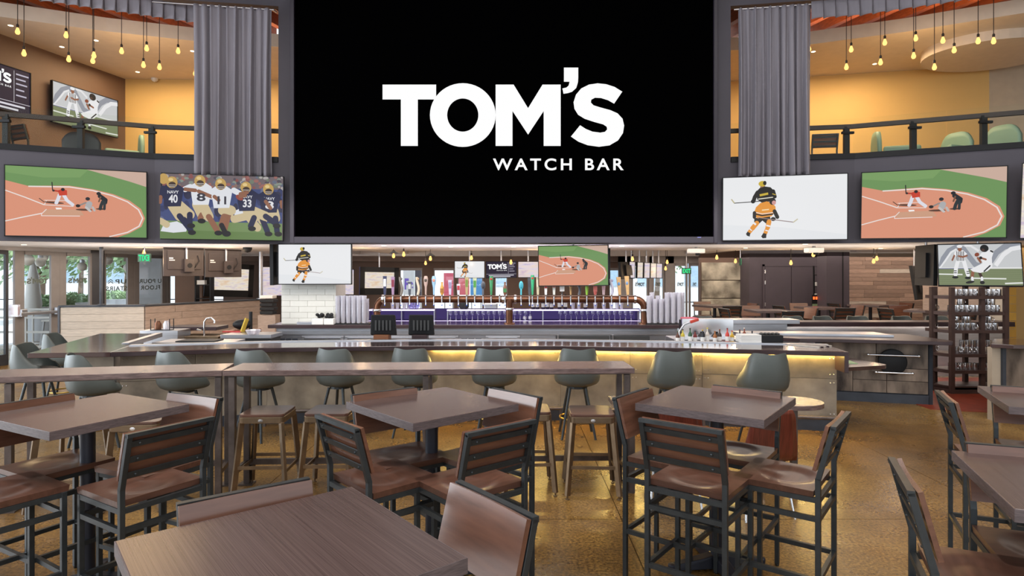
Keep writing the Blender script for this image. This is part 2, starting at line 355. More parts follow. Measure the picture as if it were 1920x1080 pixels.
# ------------------------------------------------------------------ screen pictures (flat pictures shown on the screens)
class Pic:
    def __init__(s, x0, y0, x1, y1): s.r = (x0, y0, x1, y1); s.q = []
    def poly(s, pts, c): s.q.append((list(pts), c)); return s
    def e(s, cx, cy, rx, ry, c, a=0): return s.poly(ell(cx, cy, rx, ry, 16, a), c)
    def st(s, pts, w, c):
        for a, b in zip(pts, pts[1:]):
            dx, dy = b[0]-a[0], b[1]-a[1]; l = math.hypot(dx, dy) or 1; nx, ny = -dy/l*w/2, dx/l*w/2
            s.poly([(a[0]+nx, a[1]+ny), (b[0]+nx, b[1]+ny), (b[0]-nx, b[1]-ny), (a[0]-nx, a[1]-ny)], c)
        for p in pts[1:-1]: s.e(p[0], p[1], w/2, w/2, c)
        return s
    def limb(s, pts, w, c):
        s.st(pts, w, c)
        for p in (pts[0], pts[-1]): s.e(p[0], p[1], w/2, w/2, c)
        return s
    def txt(s, t, x0, y0, x1, y1, c): s.q.append((('txt', t, x0, y0, x1, y1), c)); return s
    def build(s, W, H, par, y):
        x0, y0, x1, y1 = s.r; vs = []; fs = []; cs = []
        f = lambda p: (min(max((p[0]-x0)/(x1-x0), 0), 1)*W-W/2, H/2-min(max((p[1]-y0)/(y1-y0), 0), 1)*H)
        for k, (pts, c) in enumerate(s.q):
            yy = y-.0004*k; n = len(vs)
            if pts and pts[0] == 'txt':
                a, b_ = f((pts[2], pts[3])), f((pts[4], pts[5]))
                key = [q for q in TEXTS if q[0] == pts[1]][0]
                tv, tf = fit_text(pts[1], a[0], b_[0], b_[1], a[1], yy, key[1], key[2])
                vs += tv; fs += [tuple(i+n for i in q) for q in tf]; cs += [c]*len(tf)
            else:
                vs += [(f(p)[0], yy, f(p)[1]) for p in pts]; fs.append(tuple(range(n, n+len(pts)))); cs.append(c)
        me = bpy.data.meshes.new('picture'); me.from_pydata(vs, [], fs)
        at = me.color_attributes.new('Col', 'FLOAT_COLOR', 'CORNER'); buf = []
        for p in me.polygons: buf += [*C(*cs[p.index]), 1.0]*p.loop_total
        at.data.foreach_set('color', buf); me.materials.append(M['pic'])
        o = bpy.data.objects.new('picture', me); COL.objects.link(o); o.parent = par; return o
def pic_baseball():
    p = Pic(160, 52, 825, 440); D = (222, 150, 122); G = (112, 150, 92); Wt = (238, 226, 220)
    p.poly([(160,52),(825,52),(825,440),(160,440)], D)
    arc = [(330,156),(450,150),(560,164),(660,188),(740,222),(798,270),(818,325),(800,375),(740,415),(680,440)]
    p.poly([(160,52),(825,52),(825,440),(680,440)]+arc[::-1][1:]+[(262,161),(160,134)], G)
    p.poly([(160,52),(540,52),(500,100),(330,110),(160,90)], (124, 160, 100))
    p.poly([(530,52),(825,52),(825,138),(740,110),(640,82)], (206, 176, 160))
    p.st([(262,163),(330,161),(450,157),(560,172),(655,197),(730,230),(785,275),(806,325),(788,372),(730,410),(640,438)], 7, Wt)
    p.st([(160,190),(250,226),(335,264)], 6, Wt); p.st([(160,360),(245,334),(325,312)], 6, Wt)
    p.poly([(335,290),(500,285),(520,318),(330,322)], (208, 160, 132))
    p.st([(345,288),(322,316),(322,326),(500,322)], 4, Wt); p.st([(345,240),(335,264),(470,268)], 4, Wt); p.st([(335,238),(450,236)], 3, Wt)
    p.poly([(386,278),(414,278),(416,286),(390,288)], (250, 248, 246))
    p.e(380, 250, 46, 6, (96, 66, 54), .05); p.e(520, 285, 40, 6, (96, 66, 54)); p.e(600, 278, 24, 5, (96, 66, 54))
    p.limb([(405,205),(398,230),(390,252)], 17, (226, 226, 236)); p.limb([(425,205),(440,235),(466,258)], 17, (226, 226, 236))
    p.poly([(398,180),(420,170),(440,178),(441,205),(404,210)], (204, 66, 46)); p.limb([(405,185),(380,182)], 9, (190, 60, 44))
    p.e(421, 174, 9, 9, (40, 34, 40)); p.st([(374,182),(371,134)], 5, (44, 40, 44)); p.e(378, 182, 6, 6, (50, 44, 44)); p.st([(312,228),(336,250)], 4, (80, 60, 52))
    p.limb([(545,250),(540,268)], 30, (176, 176, 178)); p.limb([(530,272),(550,292)], 12, (200, 196, 194)); p.limb([(562,270),(570,288)], 11, (190, 186, 184))
    p.e(538, 222, 11, 10, (44, 44, 50)); p.limb([(528,245),(498,262)], 9, (150, 140, 136)); p.e(492, 264, 11, 9, (40, 36, 38))
    p.limb([(598,205),(622,225),(620,240)], 24, (36, 40, 46)); p.limb([(610,235),(602,258),(598,278)], 16, (46, 52, 56)); p.limb([(620,238),(618,278)], 13, (46, 52, 56))
    p.e(591, 190, 11, 10, (38, 38, 42)); p.limb([(600,210),(592,236)], 8, (120, 84, 66)); return p
def pic_hockey():
    p = Pic(48, 95, 828, 500); K = (40, 38, 36); O = (232, 152, 56); Gd = (206, 178, 62); Wt = (240, 241, 243)
    p.poly([(48,95),(828,95),(828,500),(48,500)], Wt); p.poly([(48,400),(420,420),(828,470),(828,500),(48,500)], (234, 236, 239))
    p.st([(120,260),(245,254),(300,250)], 5, K); p.st([(102,234),(122,260)], 8, (196, 186, 150))
    p.e(305, 165, 17, 18, (150, 108, 88)); p.e(303, 140, 25, 18, Gd); p.e(318, 136, 11, 14, K)
    p.poly([(262,192),(285,168),(320,158),(355,164),(380,190),(386,225),(372,252),(300,262),(270,240)], K)
    p.limb([(272,195),(254,225),(246,250)], 26, K); p.e(243, 252, 14, 13, (30, 30, 30)); p.st([(286,214),(340,204)], 14, Gd); p.st([(276,238),(372,228)], 6, (230, 226, 210))
    p.limb([(372,190),(382,225)], 24, K); p.st([(366,206),(388,214)], 5, Gd)
    p.poly([(252,362),(290,352),(352,348),(358,378),(330,398),(304,376),(280,398),(250,392)], K)
    p.limb([(268,392),(240,425)], 30, O); p.limb([(240,425),(218,452)], 25, O); p.st([(262,402),(248,390)], 12, Wt); p.st([(236,440),(222,428)], 7, Wt)
    p.limb([(346,384),(338,420)], 30, O); p.limb([(338,420),(322,458)], 25, O); p.st([(328,408),(354,414)], 10, Wt); p.st([(322,438),(342,444)], 7, Wt)
    p.poly([(208,446),(226,456),(222,478),(204,472),(198,460)], K); p.poly([(310,456),(330,462),(328,488),(306,490),(296,478)], K)
    p.poly([(262,290),(290,264),(330,254),(362,262),(386,288),(388,315),(362,350),(272,362),(246,336)], O)
    p.st([(252,332),(300,344),(372,336)], 9, K); p.st([(256,322),(304,334),(372,326)], 4, Wt); p.st([(300,310),(345,306)], 7, (250, 226, 180))
    p.e(368, 256, 21, 22, K); p.e(376, 264, 13, 14, (214, 156, 150)); p.limb([(252,326),(252,354)], 22, K); p.limb([(380,318),(398,356)], 24, K); p.e(372, 368, 16, 13, K)
    p.st([(272,356),(372,372),(500,390)], 5, (150, 130, 128)); p.st([(498,391),(526,370)], 7, (206, 198, 170)); return p
def pic_ref():
    p = Pic(178, 52, 698, 305); Wt = (238, 238, 240); K = (38, 38, 40); S = (146, 96, 74)
    p.poly([(178,52),(698,52),(698,205),(178,205)], (204, 206, 208))
    p.st([(178,190),(210,140),(250,90),(300,66),(345,80),(380,130),(415,178),(460,190),(510,160),(550,105),(600,70),(698,56)], 34, (150, 154, 164))
    p.st([(178,205),(225,150),(262,100),(300,80)], 12, (234, 234, 236)); p.st([(540,185),(590,120),(640,85),(698,76)], 26, (236, 236, 238)); p.st([(350,60),(390,62),(440,95)], 14, (232, 232, 234))
    p.poly([(178,196),(698,196),(698,204),(178,204)], (232, 232, 232)); p.st([(178,203),(470,201)], 4, (84, 88, 140))
    p.poly([(178,205),(698,205),(698,305),(178,305)], (128, 138, 104))
    for y in range(212, 305, 12): p.st([(178,y),(698,y+2)], 3, (112, 124, 90) if y % 24 else (150, 158, 126))
    p.st([(178,237),(330,240)], 8, (230, 232, 226)); p.st([(350,262),(600,266)], 8, (230, 232, 226)); p.st([(590,294),(698,290)], 9, (226, 228, 222))
    p.limb([(287,112),(268,150)], 11, S)
    for a in ([(303,160),(290,200),(285,240)], [(342,160),(352,200),(364,242)]): p.limb(a, 25, Wt)
    p.poly([(285,98),(305,90),(340,90),(364,112),(348,132),(346,160),(300,162),(298,130),(280,116)], Wt)
    for k in range(5): p.st([(298+11*k,96),(300+10*k,156)], 4.5, K)
    p.limb([(362,124),(335,132),(308,126)], 11, S); p.e(318, 82, 13, 16, S); p.e(317, 66, 18, 10, Wt)
    for x, y in ((284,238),(364,242)): p.st([(x-9,y-20),(x+9,y-20)], 5, K); p.st([(x-9,y-8),(x+9,y-8)], 5, K); p.e(x-2, y+20, 20, 8, K)
    p.limb([(440,150),(430,140),(446,165)], 14, S); p.limb([(395,222),(389,258)], 19, S); p.limb([(436,230),(449,262)], 18, (70, 52, 48))
    p.limb([(389,262),(390,280)], 16, Wt); p.limb([(449,262),(449,282)], 16, Wt); p.e(374, 288, 28, 8, K, -.15); p.e(450, 290, 15, 11, K)
    p.poly([(458,172),(518,172),(516,196),(484,222),(440,232),(395,224),(378,210),(416,192)], Wt); p.st([(505,186),(462,224)], 8, K)
    p.poly([(450,112),(475,98),(512,90),(528,108),(516,140),(516,178),(460,180),(452,150),(440,130)], Wt); p.limb([(500,105),(506,135),(480,148)], 16, Wt)
    p.st([(508,96),(526,106)], 9, K); p.limb([(478,150),(452,142)], 12, S); p.e(472, 82, 27, 23, K); p.e(463, 92, 11, 9, (80, 60, 54)); p.e(424, 120, 15, 12, (140, 74, 56), -.3); p.e(447, 140, 10, 9, K); return p
def pic_navy():
    p = Pic(962, 85, 1690, 473); rn = random.Random(3); Nv = (44, 46, 74); Wt = (226, 228, 234); T = (206, 188, 150); K = (40, 38, 42); S = (146, 100, 78); Gd = (196, 160, 92)
    p.poly([(962,85),(1690,85),(1690,473),(962,473)], (116, 104, 108))
    for k in range(150): p.e(rn.uniform(962,1690), rn.uniform(85,190), rn.uniform(8,16), rn.uniform(7,13), rn.choice([(140,86,84),(176,170,168),(104,110,128),(116,126,110),(140,112,104),(86,80,90),(156,104,98),(136,146,136)]))
    p.poly([(962,165),(1690,165),(1690,380),(962,380)], (72, 82, 126))
    for k in range(40): p.e(rn.uniform(962,1690), rn.uniform(170,370), rn.uniform(14,26), rn.uniform(18,40), rn.choice([(60,66,104),(84,92,130),(104,110,140),(58,58,80)]))
    p.poly([(962,366),(1690,372),(1690,473),(962,473)], (118, 142, 92)); p.poly([(962,420),(1690,430),(1690,473),(962,473)], (104, 130, 78))
    p.poly([(965,430),(985,385),(1060,370),(1120,400),(1115,430),(1040,438)], Wt); p.limb([(962,370),(1000,390)], 40, T)
    p.poly([(1400,300),(1470,270),(1500,300),(1470,350),(1400,360)], Wt); p.limb([(1400,350),(1480,330),(1540,400)], 46, T)
    def pl(hx, hy, jer, num, legs, arms, name=None, nc=None):
        for a in legs:
            p.limb(a[:2], 58, T)
            if len(a) > 2: p.limb(a[1:3], 34, jer if jer == Nv else S); p.e(a[2][0]+8, a[2][1]+16, 24, 15, K)
        p.poly([(hx-56,hy+30),(hx-24,hy+8),(hx+30,hy+8),(hx+70,hy+34),(hx+62,hy+80),(hx+52,hy+140),(hx-40,hy+144),(hx-50,hy+86)], jer)
        for a in arms: p.limb(a[:2], 34, jer); p.limb(a[1:], 22, S)
        c = nc or ((226, 226, 230) if jer == Nv else (62, 60, 70))
        if name: p.txt(name, hx-26, hy+48, hx+40, hy+66, c)
        p.txt(num, hx-18, hy+72, hx+34, hy+120, c)
        p.e(hx, hy, 33, 35, Gd); p.e(hx+2, hy+14, 22, 18, (70, 56, 50)); p.st([(hx-20,hy+16),(hx+24,hy+16)], 4, (200, 190, 180)); p.st([(hx-16,hy+25),(hx+20,hy+26)], 4, (200, 190, 180)); p.e(hx-6, hy-16, 14, 10, (226, 200, 140))
    p.e(980, 120, 28, 32, Gd)
    pl(1605, 165, Nv, '8', [[(1600,300),(1570,350),(1600,420)], [(1640,300),(1650,340),(1660,420)]], [[(1655,205),(1685,240),(1690,270)]], 'NAVY')
    pl(1470, 158, Nv, '33', [[(1490,290),(1590,330),(1650,370)], [(1480,300),(1520,340),(1500,390)]], [[(1540,210),(1590,240),(1620,280)]], 'NAVY')
    pl(1197, 128, Wt, '8', [[(1180,270),(1210,330),(1200,350)], [(1220,280),(1250,340),(1300,420)]], [[(1140,165),(1110,180),(1170,185)], [(1250,170),(1265,220),(1190,190)]])
    pl(1035, 142, Nv, '40', [[(1040,280),(1080,340),(1145,420)], [(1070,270),(1140,330),(1140,380)]], [[(985,180),(970,230),(968,260)]], 'NAVY')
    pl(1322, 145, Wt, '11', [[(1335,300),(1370,320),(1345,420)], [(1350,290),(1385,300)]], [[(1290,185),(1285,220),(1310,240)], [(1400,180),(1440,200),(1480,190)]])
    p.limb([(1345,340),(1330,390)], 40, S); p.limb([(1330,390),(1350,430)], 30, K); p.e(1360, 440, 26, 18, K); p.e(1435, 222, 24, 15, (150, 74, 62), .5); p.limb([(1440,215),(1470,210)], 20, S); return p
def pic_menu(logo=True):
    p = Pic(0, 0, 160, 90); p.poly([(0,0),(160,0),(160,90),(0,90)], (40, 34, 54)); Wt = (220, 218, 228)
    p.st([(0,70),(160,70)], 1, Wt); p.st([(117,4),(117,70)], 1, Wt)
    for k, y in enumerate((10, 20, 30, 42, 54)): p.st([(122,y),(122+(34, 26, 30, 22, 28)[k],y)], 3, (190, 186, 204))
    p.st([(12,77),(146,77)], 4, Wt); p.st([(30,85),(128,85)], 4, Wt); return p
PICS = {'baseball': pic_baseball, 'hockey': pic_hockey, 'ref': pic_ref, 'navy': pic_navy, 'menu': pic_menu}
def screen_tv(pts, kind, label, name='television', pole=None, tilt_ok=True, bezel=.012, depth=.05, group=None, bodymat=None, cat='television'):
    """pts: four world corners TL, TR, BR, BL of the front"""
    tl, tr, br, bl = [Vector(p) for p in pts]
    c = (tl+tr+br+bl)/4; ex = ((tr-tl)+(br-bl)).normalized(); ez = ((tl-bl)+(tr-br)); ez = (ez-ex*ez.dot(ex)).normalized(); ey = ez.cross(ex)
    W = ((tr-tl).length+(br-bl).length)/2; H = ((tl-bl).length+(tr-br).length)/2
    t = thing(name, label, cat, group=group)
    R = Matrix((ex, ey, ez)).transposed().to_4x4(); t.matrix_world = Matrix.Translation(c) @ R
    b = B(); b.box(-W/2, W/2, .006, depth, -H/2, H/2); b.obj('housing', bodymat or M['black'], t, bev=.004)
    f = B(); g = bezel
    for a in ((-W/2, W/2, H/2-g, H/2), (-W/2, W/2, -H/2, -H/2+g*1.3), (-W/2, -W/2+g, -H/2, H/2), (W/2-g, W/2, -H/2, H/2)): f.box(a[0], a[1], -.012, .006, a[2], a[3])
    f.obj('bezel', M['black'], t)
    b = B(); b.box(-W*.22, W*.22, depth, depth+.04, -H*.3, H*.3); b.obj('wall_mount', M['black'], t)
    if pole:
        mi = t.matrix_world.inverted(); a_ = Vector((0, depth/2, H/2-.01)); wt = t.matrix_world @ a_; b = B(); b.tube(a_, mi @ Vector((wt.x, wt.y, pole)), .02); b.obj('ceiling_pole', M['satin'], t, smooth=40)
    if kind in PICS:
        PICS[kind]().build(W-2*g, H-2.3*g, t, .004)
        if kind == 'menu':
            lb = B(); k = (W*.62)/1705; logo_geo(lb, lambda x, y: (-W*.44+(x-103)*k, H*.40-(y-101)*k), -.004); lb.obj('lettering', M['logo'], t)
    elif kind:
        b = B(); b.box(-W/2+g, W/2-g, .0, .006, -H/2+g*1.3, H/2-g); b.obj('picture', M[kind], t)
    return t
def px4(l, r, t0, b0, t1, b1, d0, d1): return [P(l, t0, d0), P(r, t1, d1), P(r, b1, d1), P(l, b0, d0)]
# ================================================================== STRUCTURE
# floor: concrete slabs with saw-cut joints
fl = B(); fl.box(-13, 14.5, -5, 20.5, -.06, -.012); floor = fl.obj('floor', M['joint'], kind='structure', keep=True)
xs = [-13, -11.163, -8.163, -5.163, -2.163, .837, 3.837, 6.837, 9.837, 12.837, 14.5]
ys = [-5, -1.2, 1.8, 4.8, 7.8, 10.8, 13.8, 16.8, 20.5]
for i in range(len(xs)-1):
    for j in range(len(ys)-1):
        b = B(); b.box(xs[i]+.003, xs[i+1]-.003, ys[j]+.003, ys[j+1]-.003, -.012, 0); b.obj('slab', M['floor'], floor)
b = B(); b.prism([(5.75, 8.62), (7.2, 8.2), (9.6, 8.2), (9.6, 11.2), (5.9, 11.2)], .0, .006)
b.obj('floor_mat', M['redfloor'], label='red-brown kitchen floor patch between the rusty counter and the mug rack', cat='floor mat')
# atrium shell outside the frame
b = B(); b.box(-13, 14.5, -5, 10.9, 8.4, 8.55); b.obj('ceiling', M['fascia'], kind='structure', keep=True)
b = B(); b.box(14.3, 14.5, -5, 22, 0, 8.4); b.obj('wall_right', M['beige'], kind='structure', keep=True)
# curved fascia wall under the mezzanine (polyline)
W_ = [(-12.0, 7.75), (-8.19, 9.45), (-5.95, 10.45), (-3.81, 10.8), (3.53, 10.8), (5.68, 10.42), (8.10, 9.35), (12.4, 7.45)]
def strip(name, pts, z0, z1, th, m, **k):
    """vertical wall along a plan polyline, thickness towards +y"""
    n = len(pts); poly = [Vector((p[0], p[1])) for p in pts]
    back = []
    for i, p in enumerate(poly):
        d = (poly[min(i+1, n-1)]-poly[max(i-1, 0)]).normalized(); back.append(p+Vector((-d.y, d.x))*th)
    b = B(); b.prism([tuple(p) for p in poly]+[tuple(p) for p in back[::-1]], z0, z1); return b.obj(name, m, **k)
def onseg(p, q, x):
    """point of a plan segment seen at pixel column x"""
    k = (x-960)/F; (x0, y0), (x1, y1) = p, q; t = (k*y0-x0)/((x1-x0)-k*(y1-y0)); return (x0+(x1-x0)*t, y0+(y1-y0)*t)
LEDGE = 3.83
pl_ = onseg(W_[2], W_[3], 522); pr_ = onseg(W_[4], W_[5], 1370)
strip('wall_fascia_left', [W_[0], W_[1], W_[2], pl_], 2.37, LEDGE-.06, .14, M['fascia'], kind='structure')
strip('wall_fascia_right', [pr_, W_[5], W_[6], W_[7]], 2.37, LEDGE-.06, .14, M['fascia'], kind='structure')
strip('wall_center', [pl_, W_[3], W_[4], pr_], 2.37, 8.4, .14, M['fascia'], kind='structure')
strip('wall_header_left', [W_[0], W_[1], W_[2], pl_], 6.45, 8.4, .14, M['fascia'], kind='structure')
strip('wall_header_right', [pr_, W_[5], W_[6], W_[7]], 6.45, 8.4, .14, M['fascia'], kind='structure')
def off(p, dx, dy): return (p[0]+dx, p[1]+dy)
strip('trim_1', [off(W_[0], 0, -.03), off(W_[1], 0, -.03), off(W_[2], 0, -.03), off(pl_, 0, -.03)], LEDGE-.06, LEDGE+.03, .22, M['black'], kind='structure')
strip('trim_2', [off(pr_, 0, -.03), off(W_[5], 0, -.03), off(W_[6], 0, -.03), off(W_[7], 0, -.03)], LEDGE-.06, LEDGE+.03, .22, M['black'], kind='structure')
# mezzanine floor, walls, ceilings
b = B(); b.prism([off(W_[0], 0, .2), off(W_[1], 0, .2), off(W_[2], 0, .2), off(W_[3], 0, .2), off(W_[4], 0, .2), off(W_[5], 0, .2), off(W_[6], 0, .2), off(W_[7], 0, .2), (12.4, 14.6), (-12, 14.6)], 3.1, 3.3)
b.obj('floor_mezzanine', M['darkceil'], kind='structure', keep=True)
def wall2(name, a, c, z0, z1, m, th=.12):
    a, c = Vector((*a, 0)), Vector((*c, 0)); b = B(); d = (c-a).normalized(); n = Vector((-d.y, d.x, 0))*th
    b.prism([(a.x, a.y), (c.x, c.y), (c.x+n.x, c.y+n.y), (a.x+n.x, a.y+n.y)], z0, z1); return b.obj(name, m, kind='structure')
wall2('wall_mezzanine_left', (-9.6, 8.75), (-8.44, 13.7), 3.3, 6.1, M['brownwall'])
wall2('wall_mezzanine_back_left', (-8.44, 13.7), (-3.3, 13.85), 3.3, 6.1, M['yellow'])
wall2('wall_mezzanine_back_right', (3.3, 14.2), (9.73, 12.8), 3.3, 6.1, M['yellow'])
wall2('wall_mezzanine_right', (9.73, 12.8), (11.6, 12.1), 3.3, 6.1, M['beige'])
wall2('wall_mezzanine_inner', (-3.3, 10.95), (-3.3, 13.9), 3.3, 7, M['yellow'])
wall2('wall_mezzanine_inner_right', (3.1, 14.2), (3.1, 10.95), 3.3, 7, M['yellow'])
b = B(); b.prism([(-9.9, 9.5), (-8.44, 10.34), (-7.1, 10.98), (-5.74, 11.45), (-4.3, 11.75), (-3.3, 11.9), (-3.3, 14.0), (-9.9, 14.0)], 6.1, 6.34)
b.obj('ceiling_mezzanine_left', M['ceil'], kind='structure', keep=True)
b = B(); b.prism([(3.1, 12.0), (4.3, 11.9), (5.5, 11.62), (6.9, 11.0), (8.32, 10.2), (10.5, 9.2), (11.6, 12.3), (9.9, 13.0), (3.1, 14.4)], 6.1, 6.34)
b.obj('ceiling_mezzanine_right', M['ceil'], kind='structure', keep=True)
b = B(); b.prism([(8.95+1.15*math.cos(a), 11.75+.95*math.sin(a)) for a in [2*PI*i/40 for i in range(40)]], 5.93, 6.1)
b.obj('ceiling_bulkhead', M['ceil'], kind='structure')
b = B(); b.prism([(-12, 8.0), (-8.19, 9.6), (-5.95, 10.62), (-3.3, 11.0), (-3.3, 13.0), (-12, 13)], 7.0, 7.1); dl = b.obj('ceiling_deck_left', M['deck'], kind='structure', keep=True)
b = B(); b.prism([(3.1, 11.0), (5.68, 10.6), (8.1, 9.55), (12, 7.9), (12, 13), (3.1, 13)], 7.0, 7.1); dr = b.obj('ceiling_deck_right', M['deck'], kind='structure', keep=True)
for k in range(16):
    x = -11.2+.52*k; b = B(); b.bar((x, 8.6, 6.86), (x+1.6, 13.0, 6.86), .12, .28); b.obj('rafter', M['rafter'], dl)
    x = 3.0+.52*k; b = B(); b.bar((x+1.4, 8.6, 6.86), (x, 13.0, 6.86), .12, .28); b.obj('rafter', M['rafter'], dr)
# ceiling of the ground floor under the mezzanine
b = B(); b.prism([off(p, 0, .02) for p in W_]+[(12.4, 14.4), (-12, 15.5)], 2.40, 2.55); b.obj('ceiling_bar', M['ceilgrey'], kind='structure', keep=True)
b = B(); b.box(-12, 14.4, 14.4, 20.5, 2.62, 2.72); b.obj('ceiling_back', M['darkceil'], kind='structure', keep=True)
for k, (x0, x1, y0, y1, z0) in enumerate([(-12, 14.4, 18.2, 18.8, 2.36), (-8.6, -4.4, 15.4, 18.2, 2.40), (5.0, 5.6, 14.4, 18.2, 2.42), (9.0, 14.4, 16.4, 16.7, 2.42), (-3.6, -3.0, 14.4, 18.2, 2.42), (-12, 14.4, 19.4, 20.2, 2.22)]):
    b = B(); b.box(x0, x1, y0, y1, z0, 2.63); b.obj('ceiling_soffit', M['ceilgrey'] if k != 5 else M['darkceil'], kind='structure')
for k, (a, c) in enumerate([((3.6, 16.4, 2.585), (7.4, 15.0, 2.585)), ((7.6, 15.2, 2.585), (11.5, 15.9, 2.585)), ((-3.4, 15.2, 2.585), (1.6, 16.8, 2.585)), ((9.4, 17.6, 2.585), (11.0, 15.4, 2.585))]):
    b = B(); b.bar(a, c, .10, .07); b.obj('ceiling_batten', M['wood'], kind='structure')
def child(o, par):
    """parent a mesh that was built in world coordinates"""
    o.parent = par; o.matrix_parent_inverse = (Matrix.Translation(par.location) @ par.rotation_euler.to_matrix().to_4x4()).inverted(); return o
# back walls (ground floor)
b = B(); OPEN = [(748, 792), (812, 852), (857, 906), (927, 952), (1142, 1168)]; xa = -9.2
for k, (o0, o1) in enumerate(OPEN):
    X0_, X1_ = (o0-960)/F*20, (o1-960)/F*20; b.box(xa, X0_, 20.0, 20.2, 0, 2.7); b.box(X0_, X1_, 20.0, 20.2, 2.02, 2.7); xa = X1_
b.box(xa, 3.62, 20.0, 20.2, 0, 2.7); b.obj('wall_back', M['brownwall'], kind='structure')
b = B(); b.box(5.42, 6.6, 18.05, 18.25, 0, 2.5); ws = b.obj('wall_stone', M['brownwall'], kind='structure')
b = B(); b.box(6.54, 8.75, 17.3, 17.5, 0, 2.4); b.box(6.54, 6.6, 17.5, 18.1, 0, 2.4); wd = b.obj('wall_dark', M['darkwall'], kind='structure')
b = B(); b.box(9.0, 14.3, 17.1, 17.25, 0, 2.4); wp = b.obj('wall_plank', M['grout'], kind='structure')
for r in range(3):   # stone slabs
    b = B(); b.box(5.44, 6.56, 17.99, 18.05, .62+.52*r, 1.12+.52*r); child(b.obj('stone_slab', M['stone'], bev=.01, kind=None), ws)
rn = random.Random(5)
z = .1; row = 0
while z < 2.24:   # reclaimed wood planks
    x = 9.0-rn.uniform(0, .6); 
    while x < 12.6:
        l = rn.uniform(.7, 1.6); x0, x1 = max(x, 9.0), min(x+l, 12.6)
        if x1-x0 > .05:
            b = B(); b.box(x0+.002, x1-.002, 17.08-rn.uniform(0, .008), 17.1, z+.002, z+.107)
            child(b.obj('plank', M['barnwood'] if rn.random() > .16 else M['plank'], bev=.002), wp)
        x += l
    z += .11; row += 1
b = B(); b.box(8.02, 8.6, 16.0, 16.5, 0, 2.4); pil = b.obj('wall_pillar', M['darkwall'], kind='structure')
b = B(); b.box(8.42, 8.44, 15.985, 16.0, 0, 2.4); child(b.obj('seam', M['black']), pil)
for x in (6.98, 7.86):   # door in the dark wall
    pass
door = thing('door_1', loc=(7.62, 17.3, 0), kind='structure')
b = B(); b.box(-.66, .06, -.03, 0, 0, 2.04); b.obj('door_leaf', M['darkwall'], door, bev=.004)
b = B(); b.box(.075, .80, -.03, 0, 0, 2.04); b.obj('door_leaf', M['darkwall'], door, bev=.004)
b = B(); b.box(-.72, -.67, -.04, 0, 0, 2.1); b.box(.81, .86, -.04, 0, 0, 2.1); b.box(-.72, .86, -.04, 0, 2.045, 2.1); b.obj('door_frame', M['darkwall'], door)
for z in (.95, 1.55, 1.85):
    b = B(); b.box(-.675, -.645, -.045, -.03, z, z+.1); b.obj('hinge', M['chrome'], door)
# far windows on the right with posts
def window(n, a, c, z0, z1, m, label=None, text=None, fw=.06, door=False):
    """glazed bay from plan point a to c"""
    a, c = Vector((*a, 0)), Vector((*c, 0)); L = (c-a).length; rz = math.atan2((c-a).y, (c-a).x)
    t = thing(('door_%d' if door else 'window_%d') % n, loc=(a.x, a.y, 0), rz=rz, kind='structure')
    b = B(); b.box(0, fw, -.03, .03, z0, z1); b.obj('jamb', m, t, bev=.004)
    b = B(); b.box(L-fw, L, -.03, .03, z0, z1); b.obj('jamb', m, t, bev=.004)
    b = B(); b.box(fw, L-fw, -.05, .05, z1-.08, z1); b.obj('head', m, t)
    b = B(); b.box(fw, L-fw, -.05, .05, z0, z0+(.22 if door else .1)); b.obj('bottom_rail', m, t)
    b = B(); b.box(fw, L-fw, -.006, .006, z0+.1, z1-.08); b.obj('pane', M['glass'], t)
    if text: text(t, L, fw)
    return t
for k, (o0, o1) in enumerate(OPEN): window(40+k, ((o0-960)/F*20, 20.1), ((o1-960)/F*20, 20.1), 0, 2.02, M['alum'], fw=.04)
def win_logo(z0, z1):
    def f(t, L, fw):
        b = B(); x0, x1 = fw+.06, L-fw-.06; k = (x1-x0)/1705; kz = (z1-z0)/560
        logo_geo(b, lambda x, y: (x1-(x-103)*k, z1-(y-101)*kz), -.012, sub=False); b.obj('lettering', M['vinyl'], t, label='TOM\'S lettering seen mirrored from inside')
    return f
k = 0
for (x0, x1) in ((1183, 1216), (1222, 1246), (1262, 1289), (1291, 1313)):
    window(20+k, ((x0-960)/F*19, 19), ((x1-960)/F*19, 19), 0, 2.15, M['alum'], text=win_logo(1.46, 1.60)); k += 1
b = B(); b.box((1216-960)/F*19, (1222-960)/F*19, 18.9, 19.1, 0, 2.6); b.box((1246-960)/F*19, (1262-960)/F*19, 18.9, 19.1, 0, 2.6); b.box((1160-960)/F*19, (1183-960)/F*19, 18.9, 19.1, 0, 2.6); b.box((1160-960)/F*19, 5.9, 18.9, 19.1, 2.15, 2.6)
b.obj('wall_window_frame', M['alum'], kind='structure')
# left glazed wall running back
GA, GB = (-10.35, 12.5), (-9.35, 17.0)
g = lambda x: onseg(GA, GB, x)
window(1, g(-60), g(14), 0, 2.33, M['darkalum'], door=True)
window(2, g(26), g(110), 0, 2.33, M['alum'], text=win_logo(1.64, 1.78), fw=.20, door=True)
def words(rows):
    def f(t, L, fw):
        b = B()
        for s, u0, u1, z0, z1 in rows:
            vs, fs = fit_text(s, L*u0, L*u1, z0, z1, -.012, .02, 1.15, mirror=True); b.add(vs, fs)
        b.obj('lettering', M['vinyl'], t, label='grey sign lettering seen mirrored from inside')
    return f
window(3, g(110), g(178), 0, 2.33, M['alum'], text=win_logo(1.64, 1.78), fw=.16)
window(4, g(184), g(250), 0, 2.33, M['alum'], text=words([('UP', .46, .78, 1.60, 1.71), ('STAIRS', .2, .8, 1.43, 1.54)]), fw=.20)
window(5, g(250), g(311), 0, 2.33, M['alum'], text=words([('U POUR', .16, .84, 1.60, 1.71), ('FLOOR', .2, .8, 1.43, 1.54)]), fw=.16)
window(6, g(312), g(352), 0, 2.33, M['alum'], fw=.12)
